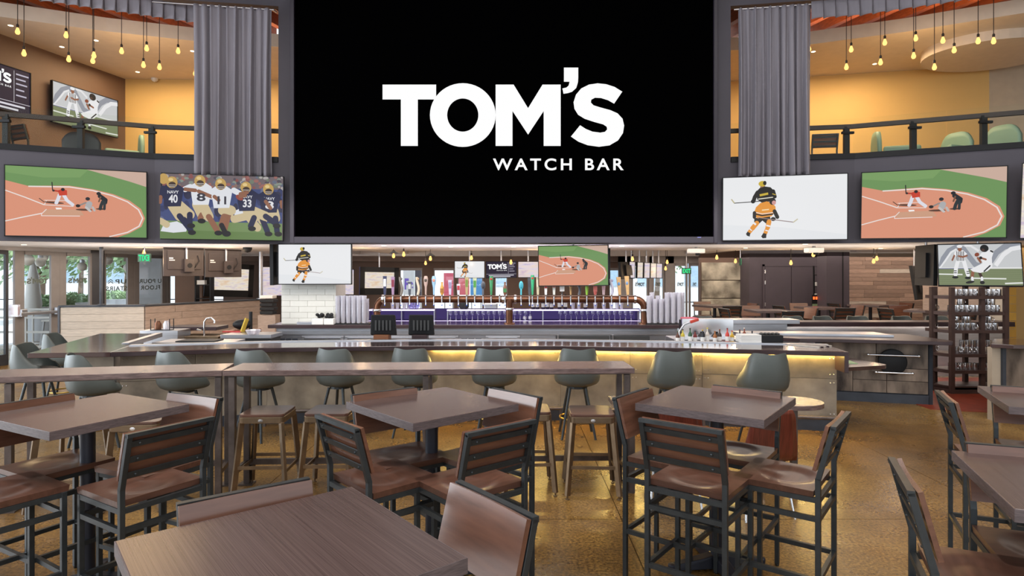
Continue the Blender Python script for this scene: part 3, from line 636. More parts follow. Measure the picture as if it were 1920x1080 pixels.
b = B(); p, q = g(176), g(188); b.prism([(p[0], p[1]-.1), (q[0]+.1, q[1]-.1), (q[0]+.1, q[1]), (p[0], p[1])], 0, 2.4); b.obj('trim_3', M['darkalum'], kind='structure')
p, q = g(345), g(395); wall2('wall_left', p, q, 0, 2.6, M['brownwall'])
strip('trim_4', [g(-60), g(360)], 2.33, 2.56, .1, M['ceilgrey'], kind='structure')
for k, (a, c) in enumerate([((-10.75, 10.7), (-10.42, 12.2)), ((-11.3, 8.2), (-10.78, 10.55)), ((-11.85, 5.7), (-11.33, 8.05))]): window(30+k, a, c, 0, 2.33 if k == 0 else 7.8, M['darkalum'])
# chevron arrow beside UP
t4 = [o for o in bpy.data.objects if o.name == 'window_4'][0]
L4 = (Vector(g(250))-Vector(g(184))).length; b = B()
for zz in (1.60, 1.65): b.add([(L4*.26, -.012, zz), (L4*.33, -.012, zz+.05), (L4*.40, -.012, zz), (L4*.40, -.012, zz+.022), (L4*.33, -.012, zz+.072), (L4*.26, -.012, zz+.022)], [(0, 1, 4, 5), (1, 2, 3, 4)])
b.obj('arrow', M['vinyl'], t4, label='grey double chevron arrow')
# panic bar and fire pull on the first door
t = thing('panic_bar', 'brushed steel panic bar across the glass door', 'door hardware', loc=(*g(20), 0), rz=math.atan2(4.5, 1.0))
L = (Vector(g(104))-Vector(g(20))).length; b = B(); b.bar((.1, -.12, 1.02), (L, -.12, 1.02), .05, .06); b.obj('push_bar', M['satin'], t, bev=.006)
for x in (.18, L-.02):
    b = B(); b.box(x-.06, x+.06, -.14, -.05, .96, 1.12); b.obj('end_cap', M['satin'], t, bev=.01)
b = B(); q = P(29, 582, 12.62); b.box(q.x-.1, q.x+.1, q.y-.06, q.y, q.z-.13, q.z+.12); dr2 = [o for o in bpy.data.objects if o.name == 'door_2'][0]; t = child(b.obj('alarm_cover', M['drink'], bev=.01, label='clear cover box over a red alarm pull'), dr2)
b = B(); b.box(-.05, .07, -.02, .02, .04, .20); b.obj('red_pull', solidmat('alarm_red', 190, 40, 50), t)
# plank half walls on the left
hw = [onseg((-9.1, 12.7), (-7.58, 12.95), 114), (-7.58, 12.95), (-6.33, 15.8)]
for k in range(2):
    a, c = Vector((*hw[k], 0)), Vector((*hw[k+1], 0)); L = (c-a).length; rz = math.atan2((c-a).y, (c-a).x)
    t = thing('wall_divider_%d' % (k+1), loc=a, rz=rz, kind='structure')
    b = B(); b.box(0, L, 0, .12, 0, 1.18); b.obj('core', M['kick'], t)
    b = B(); b.box(-.03, L+.03, -.04, .16, 1.18, 1.215); b.obj('cap', M['kick'], t, bev=.004)
    z = 1.175; rr = random.Random(k)
    while z > .1:
        h = .148; x = 0; cut = rr.uniform(.5, 1.9) if k else L
        for x0, x1 in ((0, min(cut, L)), (cut, L)):
            if x1-x0 > .05: b = B(); b.box(x0+.003, x1-.003, -.02-rr.uniform(0, .006), 0, z-h+.003, z); b.obj('plank', M['plank' if not k else 'plank2'], t, bev=.003)
        z -= h
    if not k: b = B(); b.box(-.04, .0, -.04, .14, 0, 1.2); b.obj('end_trim', M['darkalum'], t)
for x, d, r, m, lab in ((190, 12.8, .035, M['kick'], 'dark steel post rising from the whitewashed half wall to the ceiling'), (489, 15.75, .05, M['satin'], 'pale steel post at the end of the brown plank half wall')):
    q = P(x, 510, d); b = B(); b.tube((q.x, d, 1.215), (q.x, d, 2.42), r); b.lathe([(r*2.2, 1.216), (r*2.2, 1.23), (r, 1.24)], (q.x, d, 0)); b.obj('ceiling_post', m, smooth=40, label=lab, cat='post')
# ================================================================== BIG SCREEN
t = thing('video_wall', 'huge black video wall showing a white TOM\'S WATCH BAR logo', 'screen', loc=(0, 10.62, 0))
X0, X1 = (553-960)/F*10.62, (1337-960)/F*10.62; Z0 = EYE+(HY-444)/F*10.62; Z1 = EYE+(HY+8)/F*10.62
b = B(); b.box(X0, X1, 0, .16, Z0, Z1); b.obj('display', M['ledblack'], t)
b = B()
for a in ((X0-.07, X0, Z0-.11, Z1+.08), (X1, X1+.07, Z0-.11, Z1+.08), (X0, X1, Z0-.11, Z0), (X0, X1, Z1, Z1+.08)): b.box(a[0], a[1], -.05, .17, a[2], a[3])
b.obj('frame', M['frameblack'], t, bev=.008)
b = B(); S_ = 3.765; logo_geo(b, lambda x, y: ((690+x/S_-960)/F*10.62, EYE+(HY-100-y/S_)/F*10.62), -.003); b.obj('logo', M['logo'], t)
b = B(); q = P(1311, 445, 10.57); b.box(q.x-.03, q.x+.03, -.056, -.05, q.z-.006, q.z+.006); b.obj('maker_badge', emit('badge_blue', (.4, .4, .9), 1), t)
# ================================================================== TELEVISIONS
screen_tv(px4(8, 276, 308, 443, 322, 447.5, 9.58, 10.34), 'baseball', 'large baseball television on the far left of the fascia')
screen_tv(px4(302, 532, 323.5, 449, 331, 452.5, 10.26, 10.6), 'navy', 'large television showing running football players in navy and white')
screen_tv(px4(1354.5, 1590, 332.6, 452, 324, 450, 10.72, 10.18), 'hockey', 'large hockey television on the right of the fascia')
screen_tv(px4(1614, 1889, 323, 448.6, 310, 446.5, 10.25, 9.42), 'baseball', 'large baseball television on the right of the fascia')
screen_tv(px4(1914, 2200, 306, 448, 280, 445, 9.3, 8.0), 'nz_warm', 'large television cut off by the right edge of the photo')
def pole(t_top, label): pass
screen_tv(px4(521, 659.5, 457, 534, 457, 533.5, 10.75, 10.75), 'hockey', 'hockey television mounted above the cream tiled column')
screen_tv(px4(1009, 1141, 461, 537, 458.5, 536, 10.9, 10.75), 'baseball', 'baseball television hanging above the middle of the copper tap pipe', pole=2.41)
screen_tv([P(1761, 458, 10.2), P(1921, 455, 9.7), P(1914, 537, 9.6), P(1755, 536, 10.1)], 'ref', 'television with referee and quarterback hanging above the mug rack', pole=2.41)
b = B(); pts = [P(1716, 461, 10.9), P(1758, 458, 10.25), P(1753, 536, 10.2), P(1723, 535, 10.85)]
screen_tv([pts[1]+Vector((.08, .1, 0)), pts[0]+Vector((.08, .1, 0)), pts[3]+Vector((.08, .1, 0)), pts[2]+Vector((.08, .1, 0))], 'nz_warm', 'television seen from its dark back beside the referee television', pole=2.41)
screen_tv([P(1719, 500, 14.6), P(1704, 499, 13.8), P(1717, 562, 13.7), P(1727, 562, 14.5)], 'nz_purple', 'television seen edge-on, leaning forward, beside the plank wall', pole=2.41)
screen_tv([P(524, 457, 11.4), P(507, 458, 11.0), P(507, 534, 11.0), P(524, 534, 11.4)], 'nz_purple', 'television seen edge-on at the left of the tiled column', pole=2.41)
screen_tv([P(1143, 466, 11.0), P(1141.5, 466, 11.3), P(1141.5, 534, 11.3), P(1143, 534, 11.0)], 'nz_purple', 'television seen edge-on right of the hanging baseball television', pole=2.41)
# far televisions
screen_tv(px4(852, 909, 489, 522, 489, 522, 15, 15), 'hockey', 'small distant hockey television left of the menu screen', pole=2.64)
screen_tv(px4(911, 969, 490, 522, 489, 521, 15, 15), 'menu', 'dark menu screen with the TOM\'S logo behind the tap handles', cat='menu screen', pole=2.64)
screen_tv(px4(971, 1010, 490, 521, 490, 521, 15, 15), 'nz_purple', 'small pale television right of the menu screen', pole=2.64)
screen_tv(px4(384, 475, 490, 557, 498, 556, 16.6, 17.6), 'nz_warm', 'purple-framed television behind the brown plank half wall', pole=2.64, bezel=.14, bodymat=M['violetframe'])
screen_tv(px4(491, 531, 500, 555, 500, 555, 18, 18), 'nz_purple', 'distant television left of the tiled column', pole=2.64)
screen_tv(px4(628, 664, 505, 553, 505, 553, 18.5, 18.5), 'nz_purple', 'distant television just right of the tiled column', pole=2.64)
screen_tv(px4(675, 747, 500, 553, 502, 552, 17.2, 18), 'nz_warm', 'dark-framed television above the left end of the tap pipe', pole=2.64, bezel=.14, bodymat=M['violetframe'])
for k, (x, d0) in enumerate(((1185, 15.6), (1200, 15.8), (1213, 16), (1225, 16.2), (1236, 16.4))):
    screen_tv(px4(x-5.8, x+5.8, 490+k*.8, 522, 491+k*.8, 522, d0, d0+.1), ('nz_purple', 'nz_warm')[k % 2], 'upright menu panel, number %s from the left in the row by the far windows' % ('one', 'two', 'three', 'four', 'five')[k], cat='menu panel', pole=2.64)
screen_tv([P(1186, 491, 15.9), P(1157, 492, 15.2), P(1165, 523, 15.2), P(1186, 523, 15.9)], None, 'dark screen turned away at the left of the upright menu panels', pole=2.64)
# televisions seen from behind, on ceiling poles
for k, (x0, x1, y0, y1, ya, yb, d0, d1, lab) in enumerate(((307, 382, 461, 518, 464, 519, 12.9, 13.5, 'left one of two televisions seen from behind by the glass doors'), (385, 453, 467, 520, 472, 521, 13.6, 14.2, 'right one of two televisions seen from behind by the glass doors'))):
    a, c = P(x0, y0, d0), P(x1, ya, d1); t = thing('television', lab, 'television', loc=((a.x+c.x)/2, (a.y+c.y)/2, P(0, (y0+y1)/2, d0).z), rz=math.atan2(c.y-a.y, c.x-a.x))
    Wd = math.hypot(c.x-a.x, c.y-a.y); H = (y1-y0)/F*d0
    b = B(); b.box(-Wd/2, Wd/2, 0, .05, -H/2, H/2); b.obj('back_cover', M['tvback'], t, bev=.006)
    b = B(); b.box(-Wd*.42, Wd*.42, -.02, 0, -H*.28, H*.36); b.obj('raised_cover', M['tvback'], t, bev=.01)
    b = B(); b.box(-Wd*.03, Wd*.22, -.09, -.02, -H*.36, H*.08); b.obj('mount_box', M['tvback'], t, bev=.006)
    b = B(); b.tube((.03, -.05, H*.05), (.03, -.05, 2.42-t.location.z), .022); b.obj('ceiling_pole', M['satin'], t, smooth=40)
    b = B(); b.lathe([(.05, 0), (.05, .004)], (0, 0, 0)); b.v = [(v[0]+Wd*.1, -.092-v[2], v[1]-H*.14) for v in b.v]; b.obj('vent', M['black'], t)
    b = B(); b.sweep([(Wd*.2, -.04, -H*.3), (Wd*.3, -.06, -H*.1), (Wd*.36, -.05, 0), (Wd*.32, -.04, H*.2)], .008, 6); b.obj('cable', M['black'], t)
    b = B(); b.box(-Wd*.38, -Wd*.28, -.022, -.02, H*.08, H*.12); b.box(-Wd*.38, -Wd*.24, -.022, -.02, H*.02, H*.05); b.obj('sticker', M['white'], t)
# ================================================================== MEZZANINE
def arc_pts(pts, dz, dy): return [(p[0], p[1]+dy, dz) for p in pts]
fLeft = [W_[0], W_[1], W_[2], pl_]; fRight = [pr_, W_[5], W_[6], W_[7]]
def seg_rail(pts, z, dy, side, posts):
    n = len(pts)
    t = thing('balustrade', 'glass balustrade with dark handrail along the %s mezzanine' % side, 'balustrade', loc=(pts[1][0], pts[1][1], LEDGE))
    o_ = Vector((pts[1][0], pts[1][1], LEDGE))
    for i in range(n-1):
        a, c = Vector((pts[i][0], pts[i][1]+dy, z)), Vector((pts[i+1][0], pts[i+1][1]+dy, z))
        b = B(); b.bar(a-o_, c-o_, .06, .075); b.obj('handrail', mat('handrail_wood', C(52, 40, 36), .6, var=.15), t, bev=.006)
        m = max(1, round((c-a).length/1.25))
        for j in range(m):
            p, q = a.lerp(c, (j+.01)/m), a.lerp(c, (j+.99)/m)
            b = B(); p2, q2 = p+Vector((0, -.05, 0)), q+Vector((0, -.05, 0)); b.bar(Vector((p2.x, p2.y, LEDGE+.32))-o_, Vector((q2.x, q2.y, LEDGE+.32))-o_, .012, .60); b.obj('glass_panel', M['railglass'], t)
    for x in posts:
        s = None
        for i in range(n-1):
            q = onseg(pts[i], pts[i+1], x)
            if min(pts[i][0], pts[i+1][0])-.01 <= q[0] <= max(pts[i][0], pts[i+1][0])+.01: s = q
        if s is None: continue
        b = B(); y = s[1]+dy; b.box(s[0]-.045-o_.x, s[0]+.045-o_.x, y-.03-o_.y, y+.03-o_.y, .03, z-LEDGE); b.box(s[0]-.1-o_.x, s[0]+.1-o_.x, y-.07-o_.y, y-.02-o_.y, z-LEDGE-.13, z-LEDGE-.09); b.obj('post', M['black'], t, bev=.004)
    return t
seg_rail(fLeft, 4.33, .12, 'left', (0, 142, 277))
seg_rail(fRight, 4.33, .12, 'right', (1594, 1721, 1855))
# curtain rods, curtains, valances
def curve_pts(pts, n):
    """evenly spaced points along a plan polyline"""
    V = [Vector(p) for p in pts]; ls = [(V[i+1]-V[i]).length for i in range(len(V)-1)]; T = sum(ls); out = []
    for k in range(n):
        s = T*k/(n-1); i = 0
        while i < len(ls)-1 and s > ls[i]: s -= ls[i]; i += 1
        out.append(V[i].lerp(V[i+1], min(s/ls[i], 1)))
    return out
for side, pts, xa, xb in (('left', fLeft, 371, 516), ('right', fRight, 1378, 1512)):
    ro = [(p[0], p[1]-.16, 6.32) for p in pts]
    if side == 'left': ro[-1] = (ro[-1][0]-.03, ro[-1][1], 6.32)
    t = thing('curtain_rod', 'thin steel curtain rod over the %s mezzanine opening' % side, 'curtain rod', loc=ro[1])
    o_ = Vector(ro[1]); b = B(); b.sweep([Vector(p)-o_ for p in ro], .016); b.obj('rod', M['satin'], t, smooth=50)
    for p in ro[1:]:
        b = B(); b.bar(Vector(p)-o_, Vector((p[0], p[1]+.15, p[2]+.02))-o_, .02, .02); b.obj('bracket', M['satin'], t)
    i = 2 if side == 'left' else 0
    sa, sb = onseg(pts[i], pts[i+1], xa), onseg(pts[i], pts[i+1], xb)
    if side == 'left': sa = onseg(pts[1], pts[2], xa) if onseg(pts[2], pts[3], xa)[0] < pts[2][0] else sa
    a, c = Vector((sa[0], sa[1]-.17)), Vector((sb[0], sb[1]-.17)); d = (c-a); nrm = Vector((d.y, -d.x)).normalized(); rr = random.Random(1 if side == 'left' else 2)
    ph = [rr.uniform(0, 6) for _ in range(6)]
    def cloth(u, v, a=a, d=d, nrm=nrm, ph=ph):
        uu = u+.010*math.sin(9*u*2*PI+ph[0]); s = math.sin(2*PI*10*uu+ph[1]+.5*v*math.sin(5*u+ph[2]))
        s2 = math.sin(2*PI*5.3*uu+ph[3]+.9*v); amp = .04+.06*v
        w = 1-.02*math.sin(PI*v)
        p = a+d*(.5+(u-.5)*w)+nrm*(amp*s*(.6+.4*s2)+.035*s2*v)
        return (p.x, p.y, 6.33-2.83*v-.012*s*v)
    b = B(); b.grid(cloth, 200, 40); b.obj('curtain', M['curtain'], smooth=180, solid=.004, label='long grey pleated curtain hanging on the %s of the video wall' % side, cat='curtain')
    # valance of box pleats
    vp = curve_pts([(p[0], p[1]-.19) for p in (pts[:3] if side == 'left' else pts[1:])]+([sa] if side == 'left' else []) if side == 'left' else [(sb[0], sb[1]-.19)]+[(p[0], p[1]-.19) for p in pts[1:]], 221)
    t = thing('valance', 'short pleated grey valance above the %s mezzanine opening' % side, 'valance', loc=(vp[110].x, vp[110].y, 6.06))
    for k in range(0, 220, 5):
        q0, q1 = vp[k], vp[min(k+5, 220)]; dd = (q1-q0).normalized(); nn = Vector((dd.y, -dd.x)); e = .07
        def pleat(u, v, q0=q0, q1=q1, nn=nn, e=e):
            w = q0.lerp(q1, u*1.06-.03)+nn*(-e*.15+(e*u if u < .93 else e*(1-u)*6)*(.25+.75*v)); return (w.x-vp[110].x, w.y-vp[110].y, .30-.30*v+.012*math.sin(PI*u)*v)
        b = B(); b.grid(pleat, 8, 4); b.obj('pleat', M['curtain'], t, smooth=60, solid=.004)
# pendant bulbs
bulb0 = None
def pendant(x, y, d, ztop, label, grp, shade=False, cat='pendant lamp', bm='bulb'):
    global bulb0
    q = P(x, y, d); t = thing('pendant_bulb', label, cat, loc=(q.x, q.y, q.z), group=grp)
    b = B(); b.lathe([(.0, -.085), (.022, -.078), (.034, -.055), (.034, -.035), (.022, 0), (.014, .03)], n=12); b.obj('bulb', M[bm], t, smooth=80)
    b = B(); b.lathe([(.018, .025), (.020, .07), (.010, .085)], n=10); b.obj('socket', M['cord'], t, smooth=50)
    b = B(); b.tube((0, 0, .08), (0, 0, ztop-q.z), .006, n=6); b.obj('cord', M['cord'], t)
    if shade: b = B(); b.lathe([(.02, .09), (.10, .03), (.11, .02), (.10, .024), (.02, .08)], n=14); b.obj('shade', M['black'], t, smooth=50)
    return t
LP = [(33,55),(45,96),(124,62),(129,107),(176,100),(174,110),(228,92),(275,87),(269,118),(299,122),(334,92),(366,134)]
for x, y in LP: pendant(x, y, 9.95+1.0*x/370, 6.95, 'amber bulb on a long cord in the cluster above the left mezzanine', 'left mezzanine pendant bulbs')
RP = [(1517,88),(1587,122),(1596,89),(1651,113),(1659,76),(1713,101),(1717,68),(1752,122),(1768,72),(1789,90),(1834,73),(1863,73)]
for x, y in RP: pendant(x, y, 10.95-1.0*(x-1517)/380, 6.95, 'amber bulb on a long cord in the cluster above the right mezzanine', 'right mezzanine pendant bulbs')
for x, y, d in ((1483,490,14),(1525,474,12.6),(1638,487,13.6),(1644,482,13.9),(1344,480,14.5),(1379,487,15),(1251,489,16.5),(1248,501,16.5),(1186,483,15.0),(798,491,16.5),(884,481,15),(958,489,14.6),(757,474,13.5),(270,471,13.2)):
    pendant(x, y, d, 2.41 if d < 14.3 else 2.63, 'small amber bulb hanging from the low ceiling around the bar', 'low ceiling amber bulbs')
for x, y, d in ((807,482,14.2),(738,477,14.0)): pendant(x, y, d, 2.41, 'amber bulb under a small black metal shade above the tap pipe, %s' % ('right one' if x > 800 else 'left one'), None, True)
for x_, y_, d_ in ((1483, 492, 14), (1641, 487, 13.6), (1379, 489, 15), (1248, 497, 16.2), (1000, 488, 14.2), (884, 486, 15), (798, 492, 16.3), (680, 486, 13.4), (420, 480, 13), (270, 478, 13)):
    q_ = P(x_, y_, d_); point('low_bulb_light', (q_.x, q_.y, q_.z-.12), 9, (1, .66, .36), .06)
point('bulb_cluster_light', (-6.6, 10.9, 5.25), 30, WARM, .4); point('bulb_cluster_light', (7.0, 10.6, 5.25), 30, WARM, .4)
# recessed downlights
for x, y, z in ((20,48,6.1),(116,88,6.1),(180,76,6.1),(258,135,6.1),(361,96,6.1),(1525,97,6.1),(1640,120,6.1),(1909,78,6.1)):
    q = PZ(x, y, z); b = B(); b.lathe([(.0, -.004), (.024, -.004), (.038, -.002), (.04, 0)], (q.x, q.y, z), 14); b.obj('recessed_downlight', M['down'], smooth=40, label='small round downlight flush in the white mezzanine ceiling', cat='downlight', group='mezzanine downlights')
for x, y in ((45,459),(291,455),(720,461),(963,463),(845,463),(1166,462),(1398,465),(1510,458),(1651,466),(580,458)):
    q = PZ(x, y, 2.40); b = B(); b.lathe([(.0, -.004), (.03, -.004), (.045, -.002), (.047, 0)], (q.x, q.y, 2.40), 14); b.obj('recessed_downlight', M['down'], smooth=40, label='small round downlight flush in the low grey bar ceiling', cat='downlight', group='bar ceiling downlights')
# mezzanine televisions
wl = lambda x: onseg((-9.05, 11.1), (-8.44, 13.7), x)
def wall_tv(xa, xb, z0, z1, kind, label):
    a, c = wl(xa), wl(xb); d = Vector((c[0]-a[0], c[1]-a[1], 0)).normalized(); n = Vector((d.y, -d.x, 0))*.12
    A, Cc = Vector((a[0], a[1], z1))+n, Vector((c[0], c[1], z1))+n; screen_tv([A, Cc, Cc-Vector((0, 0, z1-z0)), A-Vector((0, 0, z1-z0))], kind, label)
wall_tv(88, 212, 4.74, 5.54, 'ref', 'television with referee and quarterback on the brown mezzanine wall')
wall_tv(-75, 48, 4.74, 5.54, 'menu', 'dark menu television at the left end of the brown mezzanine wall')
b = B(); q = PZ(290, 147, 6.1); b.lathe([(.07, 0), (.07, -.03), (.05, -.06), (.0, -.08)], q, 12); b.obj('dome_camera', M['white'], smooth=60, label='small white dome camera on the left mezzanine ceiling', cat='camera')
# mezzanine seating
def lounge(x, y_top, d, rz, m, label, W=.62):
    t = thing('lounge_chair', label, 'armchair', loc=((x-960)/F*d, d, 3.3), rz=rz)
    zt = P(x, y_top, d).z-3.3
    b = B(); b.grid(lambda u, v: ((u-.5)*W*.9, -.30+.05*v*v-.1*v, .30+(zt-.30)*v*(1-.25*(2*u-1)**4)), 12, 8); b.obj('backrest', m, t, smooth=180, solid=.07)
    b = B(); b.box(-W/2+.06, W/2-.06, -.28, .28, .34, .47); b.obj('seat_cushion', m, t, bev=.03)
    for s in (-1, 1):
        b = B(); b.box(s*W/2-.05, s*W/2+.05, -.3, .28, .22, zt*.72); b.obj('armrest', m, t, bev=.04)
        for y in (-.24, .24): b = B(); b.tube((s*.25, y, .24), (s*.28, y*1.1, 0), .018, .012); b.obj('leg', M['wood'], t)
    return t
lounge(158, 256, 10.7, .5, M['cushion'], 'dark green lounge chair under the mezzanine television', .6)
lounge(226, 250, 12.3, 2.2, M['green'], 'green lounge chair left of the grey curtain on the mezzanine', .62)
lounge(1684, 246, 11.3, -1.9, M['green'], 'mint lounge chair near the middle post of the right balustrade')
lounge(1768, 246, 11.2, 1.9, M['green'], 'mint lounge chair between the two right posts of the right balustrade')
lounge(1905, 238, 10.8, -1.2, M['green'], 'mint lounge chair at the right edge of the mezzanine')
# ================================================================== HIGH TABLES
def make_table():
    t = thing('high_table', '', 'table'); s = .385
    b = B(); b.box(-s, s, -s, s, 1.022, 1.07); b.obj('tabletop', M['top'], t, bev=.003)
    b = B(); e = .0012
    for a in ((-s-e, s+e, -s-e, -s+.001), (-s-e, s+e, s-.001, s+e), (-s-e, -s+.001, -s, s), (s-.001, s+e, -s, s)): b.box(a[0], a[1], a[2], a[3], 1.024, 1.0685)
    b.obj('edge_band', M['edge'], t)
    b = B(); b.tube((0, 0, .06), (0, 0, 1.01), .040, n=24); b.obj('pedestal', M['pedestal'], t, smooth=40)
    b = B(); b.box(-.15, .15, -.15, .15, 1.01, 1.022); b.obj('mounting_plate', M['steel'], t)
    for k in range(4):
        b = B(); b.M = Matrix.Rotation(PI/4+k*PI/2, 4, 'Z')
        b.add([(0,-.045,.012),(.30,-.03,.012),(.30,.03,.012),(0,.045,.012),(0,-.04,.10),(.30,-.025,.045),(.30,.025,.045),(0,.04,.10)], [(0,3,2,1),(4,5,6,7),(0,1,5,4),(1,2,6,5),(2,3,7,6),(3,0,4,7)])
        b.lathe([(.02, 0), (.03, .015), (.03, .045), (.0, .05)], (.30, 0, 0), 10); b.obj('foot', M['pedestal'], t, bev=.006)
    return t
# (near corner x, y, angle) measured from the photo
TB = [(-.535, 3.395, .729, 'square dark wood high table in the middle, ringed by four chairs'), (1.394, 3.470, .938, 'square dark wood high table right of centre in front of the low round-ended table'),
      (-2.369, 3.214, 1.077, 'square dark wood high table at the left edge'), (-.726, 1.314, .683, 'nearest high table, its grained dark top filling the bottom left'),
      (1.739, 2.173, -.377, 'high table at the right edge nearest the camera'), (3.03, 3.83, -.438, 'high table at the right edge in front of the mug rack')]
tab0 = make_table(); tables = []
for k, (x, y, a, lab) in enumerate(TB):
    u = Vector((math.cos(a), math.sin(a), 0)); v = Vector((-u.y, u.x, 0)); c = Vector((x, y, 0))+.387*(u+v)
    if k == 0: t = tab0; t.location = c; t.rotation_euler = (0, 0, a); t['label'] = lab
    else: t = dup(tab0, c, a, lab)
    t['group'] = 'square high tables'; tables.append((t, c, u, v))
# ================================================================== BAR CHAIRS
def seat_z(x, y):
    """dished saddle seat with a soft ridge running to the front"""
    sm = lambda q: (lambda k: k*k*(3-2*k))(min(max(q, 0), 1))
    r = math.hypot(x/.165, (y+.005)/.155); d = -.013*(1-sm((r-.55)/.55))
    return d+.009*math.exp(-(x/.045)**2)*sm((y+.03)/.16)*(1-sm((r-.6)/.5))
def make_chair():
    t = thing('bar_chair', '', 'chair'); S = .026
    b = B(); hx, y0, y1 = .222, -.175, .235; n = 40
    b.grid(lambda u, v: (-hx+2*hx*u, y0+(y1-y0)*v, .762+seat_z(-hx+2*hx*u, y0+(y1-y0)*v)), n, n)
    b.v = b.v; w = n+1
    rim = [i for i in range(w)]+[j*w+n for j in range(1, w)]+[n*w+i for i in range(n-1, -1, -1)]+[j*w for j in range(n-1, 0, -1)]
    low = [(b.v[i][0]*.985, b.v[i][1]*.985, .730) for i in rim]; N0 = len(b.v); b.v += low; m = len(rim)
    b.f += [(rim[(i+1) % m], rim[i], N0+i, N0+(i+1) % m) for i in range(m)]; b.f.append(tuple(N0+i for i in range(m-1, -1, -1)))
    b.obj('seat', M['seat'], t, smooth=50)
    px, pb, pt = .212, -.195, -.268
    for s in (-1, 1):
        b = B(); b.bar((s*px, pb, .012), (s*px, pb, .83), S, S); b.bar((s*px, pb, .822), (s*px, pt, 1.10), S, S, (0, 1, 0)); b.lathe([(.012, 0), (.014, .012)], (s*px, pb, 0), 8); b.obj('back_post', M['steel'], t, bev=.002)
        b = B(); b.bar((s*px, .21, .012), (s*px, .21, .73), S, S); b.lathe([(.012, 0), (.014, .012)], (s*px, .21, 0), 8); b.obj('leg', M['steel'], t, bev=.002)
        for z in (.716, .618, .30): b = B(); b.bar((s*px, pb, z), (s*px, .21, z), .022, S); b.obj('side_rail', M['steel'], t)
    for y in (pb, .21):
        for z in (.716, .618, .30): b = B(); b.bar((-px, y, z), (px, y, z), .022, S); b.obj('cross_rail' if z > .4 else 'footrest', M['steel'], t)
    yb = lambda z: pb+(pt-pb)*(z-.822)/(.278)
    b = B(); b.bar((-px-.013, pt, 1.098), (px+.013, pt, 1.098), S, .02); b.obj('top_rail', M['steel'], t)
    for z in (1.052, .972, .892):
        b = B(); b.bar((-px, yb(z)-.004, z), (px, yb(z)-.004, z), .008, .03, (0, -.25, 1))
        for s in (-1, 1): b.ball((s*.16, yb(z)-.009, z), .007, n=8, m=4)
        b.obj('back_slat', M['steel'], t)
    b = B(); off_ = .020
    b.grid(lambda u, v: (-.224+.448*u, yb(.868+.238*v)+off_+.010-.008*math.sin(PI*u), .868+.238*v), 20, 3); b.obj('back_panel', M['panel'], t, solid=.018)
    return t
ch0 = make_chair(); HB = 1.10
def back_pts(pa, pb_): return PZ(*pa, HB), PZ(*pb_, HB)
CH = [  # left/right top corner of the backrest in the photo, table index, label
 ((592,778),(672,808),0,'bar chair with slatted back at the front left side of the middle table'),
 ((876,815),(1003,789),0,'bar chair with slatted back at the front right side of the middle table'),
 ((657.6,742.6),(778,727.7),0,'bar chair behind the middle table on its far left side'),
 ((920,728.3),(1020,748),0,'bar chair facing us with a pale shining back, right behind the middle table'),
 ((1192,785),(1363,812),1,'bar chair with its slatted back towards us at the right-of-centre table'),
 ((1592,773),(1562,804),1,'bar chair standing alone on the right side of the right-of-centre table, facing left'),
 ((1151,748.5),(1214,728.8),1,'bar chair at the left side of the right-of-centre table, facing right'),
 ((1333.6,722.8),(1470.7,737.6),1,'bar chair tucked behind the right-of-centre table, only its top rail above it'),
 ((235,818),(401.7,782.7),2,'bar chair with slatted back at the front right of the left table'),
 ((321.7,736.7),(418.3,748.3),2,'bar chair facing us with a pale back, behind the left table'),
 ((-18,772),(145.5,745.7),2,'bar chair behind the left table at the left edge of the photo'),
 ((322,950),(586.3,897.4),3,'bar chair behind the nearest table, its red-brown back edge showing'),
 ((850,900),(1018,980),3,'bar chair with a pale shining back panel at the right of the nearest table'),
 ((1671,859.6),(1709,925.6),4,'bar chair with glossy orange-brown seat at the bottom right corner'),
 None, None,
 ((1757,733.7),(1782.6,756.5),5,'bar chair facing right at the table in front of the mug rack'), None]
first = [True]
def put_chair(c, n, label, z=0, grp='bar chairs around the high tables'):
    rz = math.atan2(n.y, n.x)-PI/2; loc = Vector((c.x, c.y, z))
    if first[0]: first[0] = False; t = ch0; t.location = loc; t.rotation_euler = (0, 0, rz); t['label'] = label
    else: t = dup(ch0, loc, rz, label)
    t['group'] = grp; return t
for e in CH:
    if not e: continue
    A_, B_ = back_pts(e[0], e[1]); m = (A_+B_)/2; m.z = 0; d = (B_-A_); d.z = 0; d.normalize(); n = Vector((-d.y, d.x, 0))
    if n.dot(tables[e[2]][1]-m) < 0: n = -n
    if e[0][0] == -18: m += Vector((-.12, .12, 0))
    put_chair(m+n*.268, n, e[3])
n = Vector((.53, .85, 0)).normalized(); put_chair(Vector((-2.66, 3.25, 0)), n, 'bar chair at the lower left edge, only its dished seat in view')
u, v = tables[4][2], tables[4][3]; m = PZ(1810.4, 832, HB)+u*.222; m.z = 0; put_chair(m-v*.268, -v, 'bar chair facing us behind the nearest right-edge table')
u, v = tables[5][2], tables[5][3]; m = PZ(1858.5, 724, HB)+u*.222; m.z = 0; put_chair(m-v*.268, -v, 'bar chair facing us behind the table in front of the mug rack')
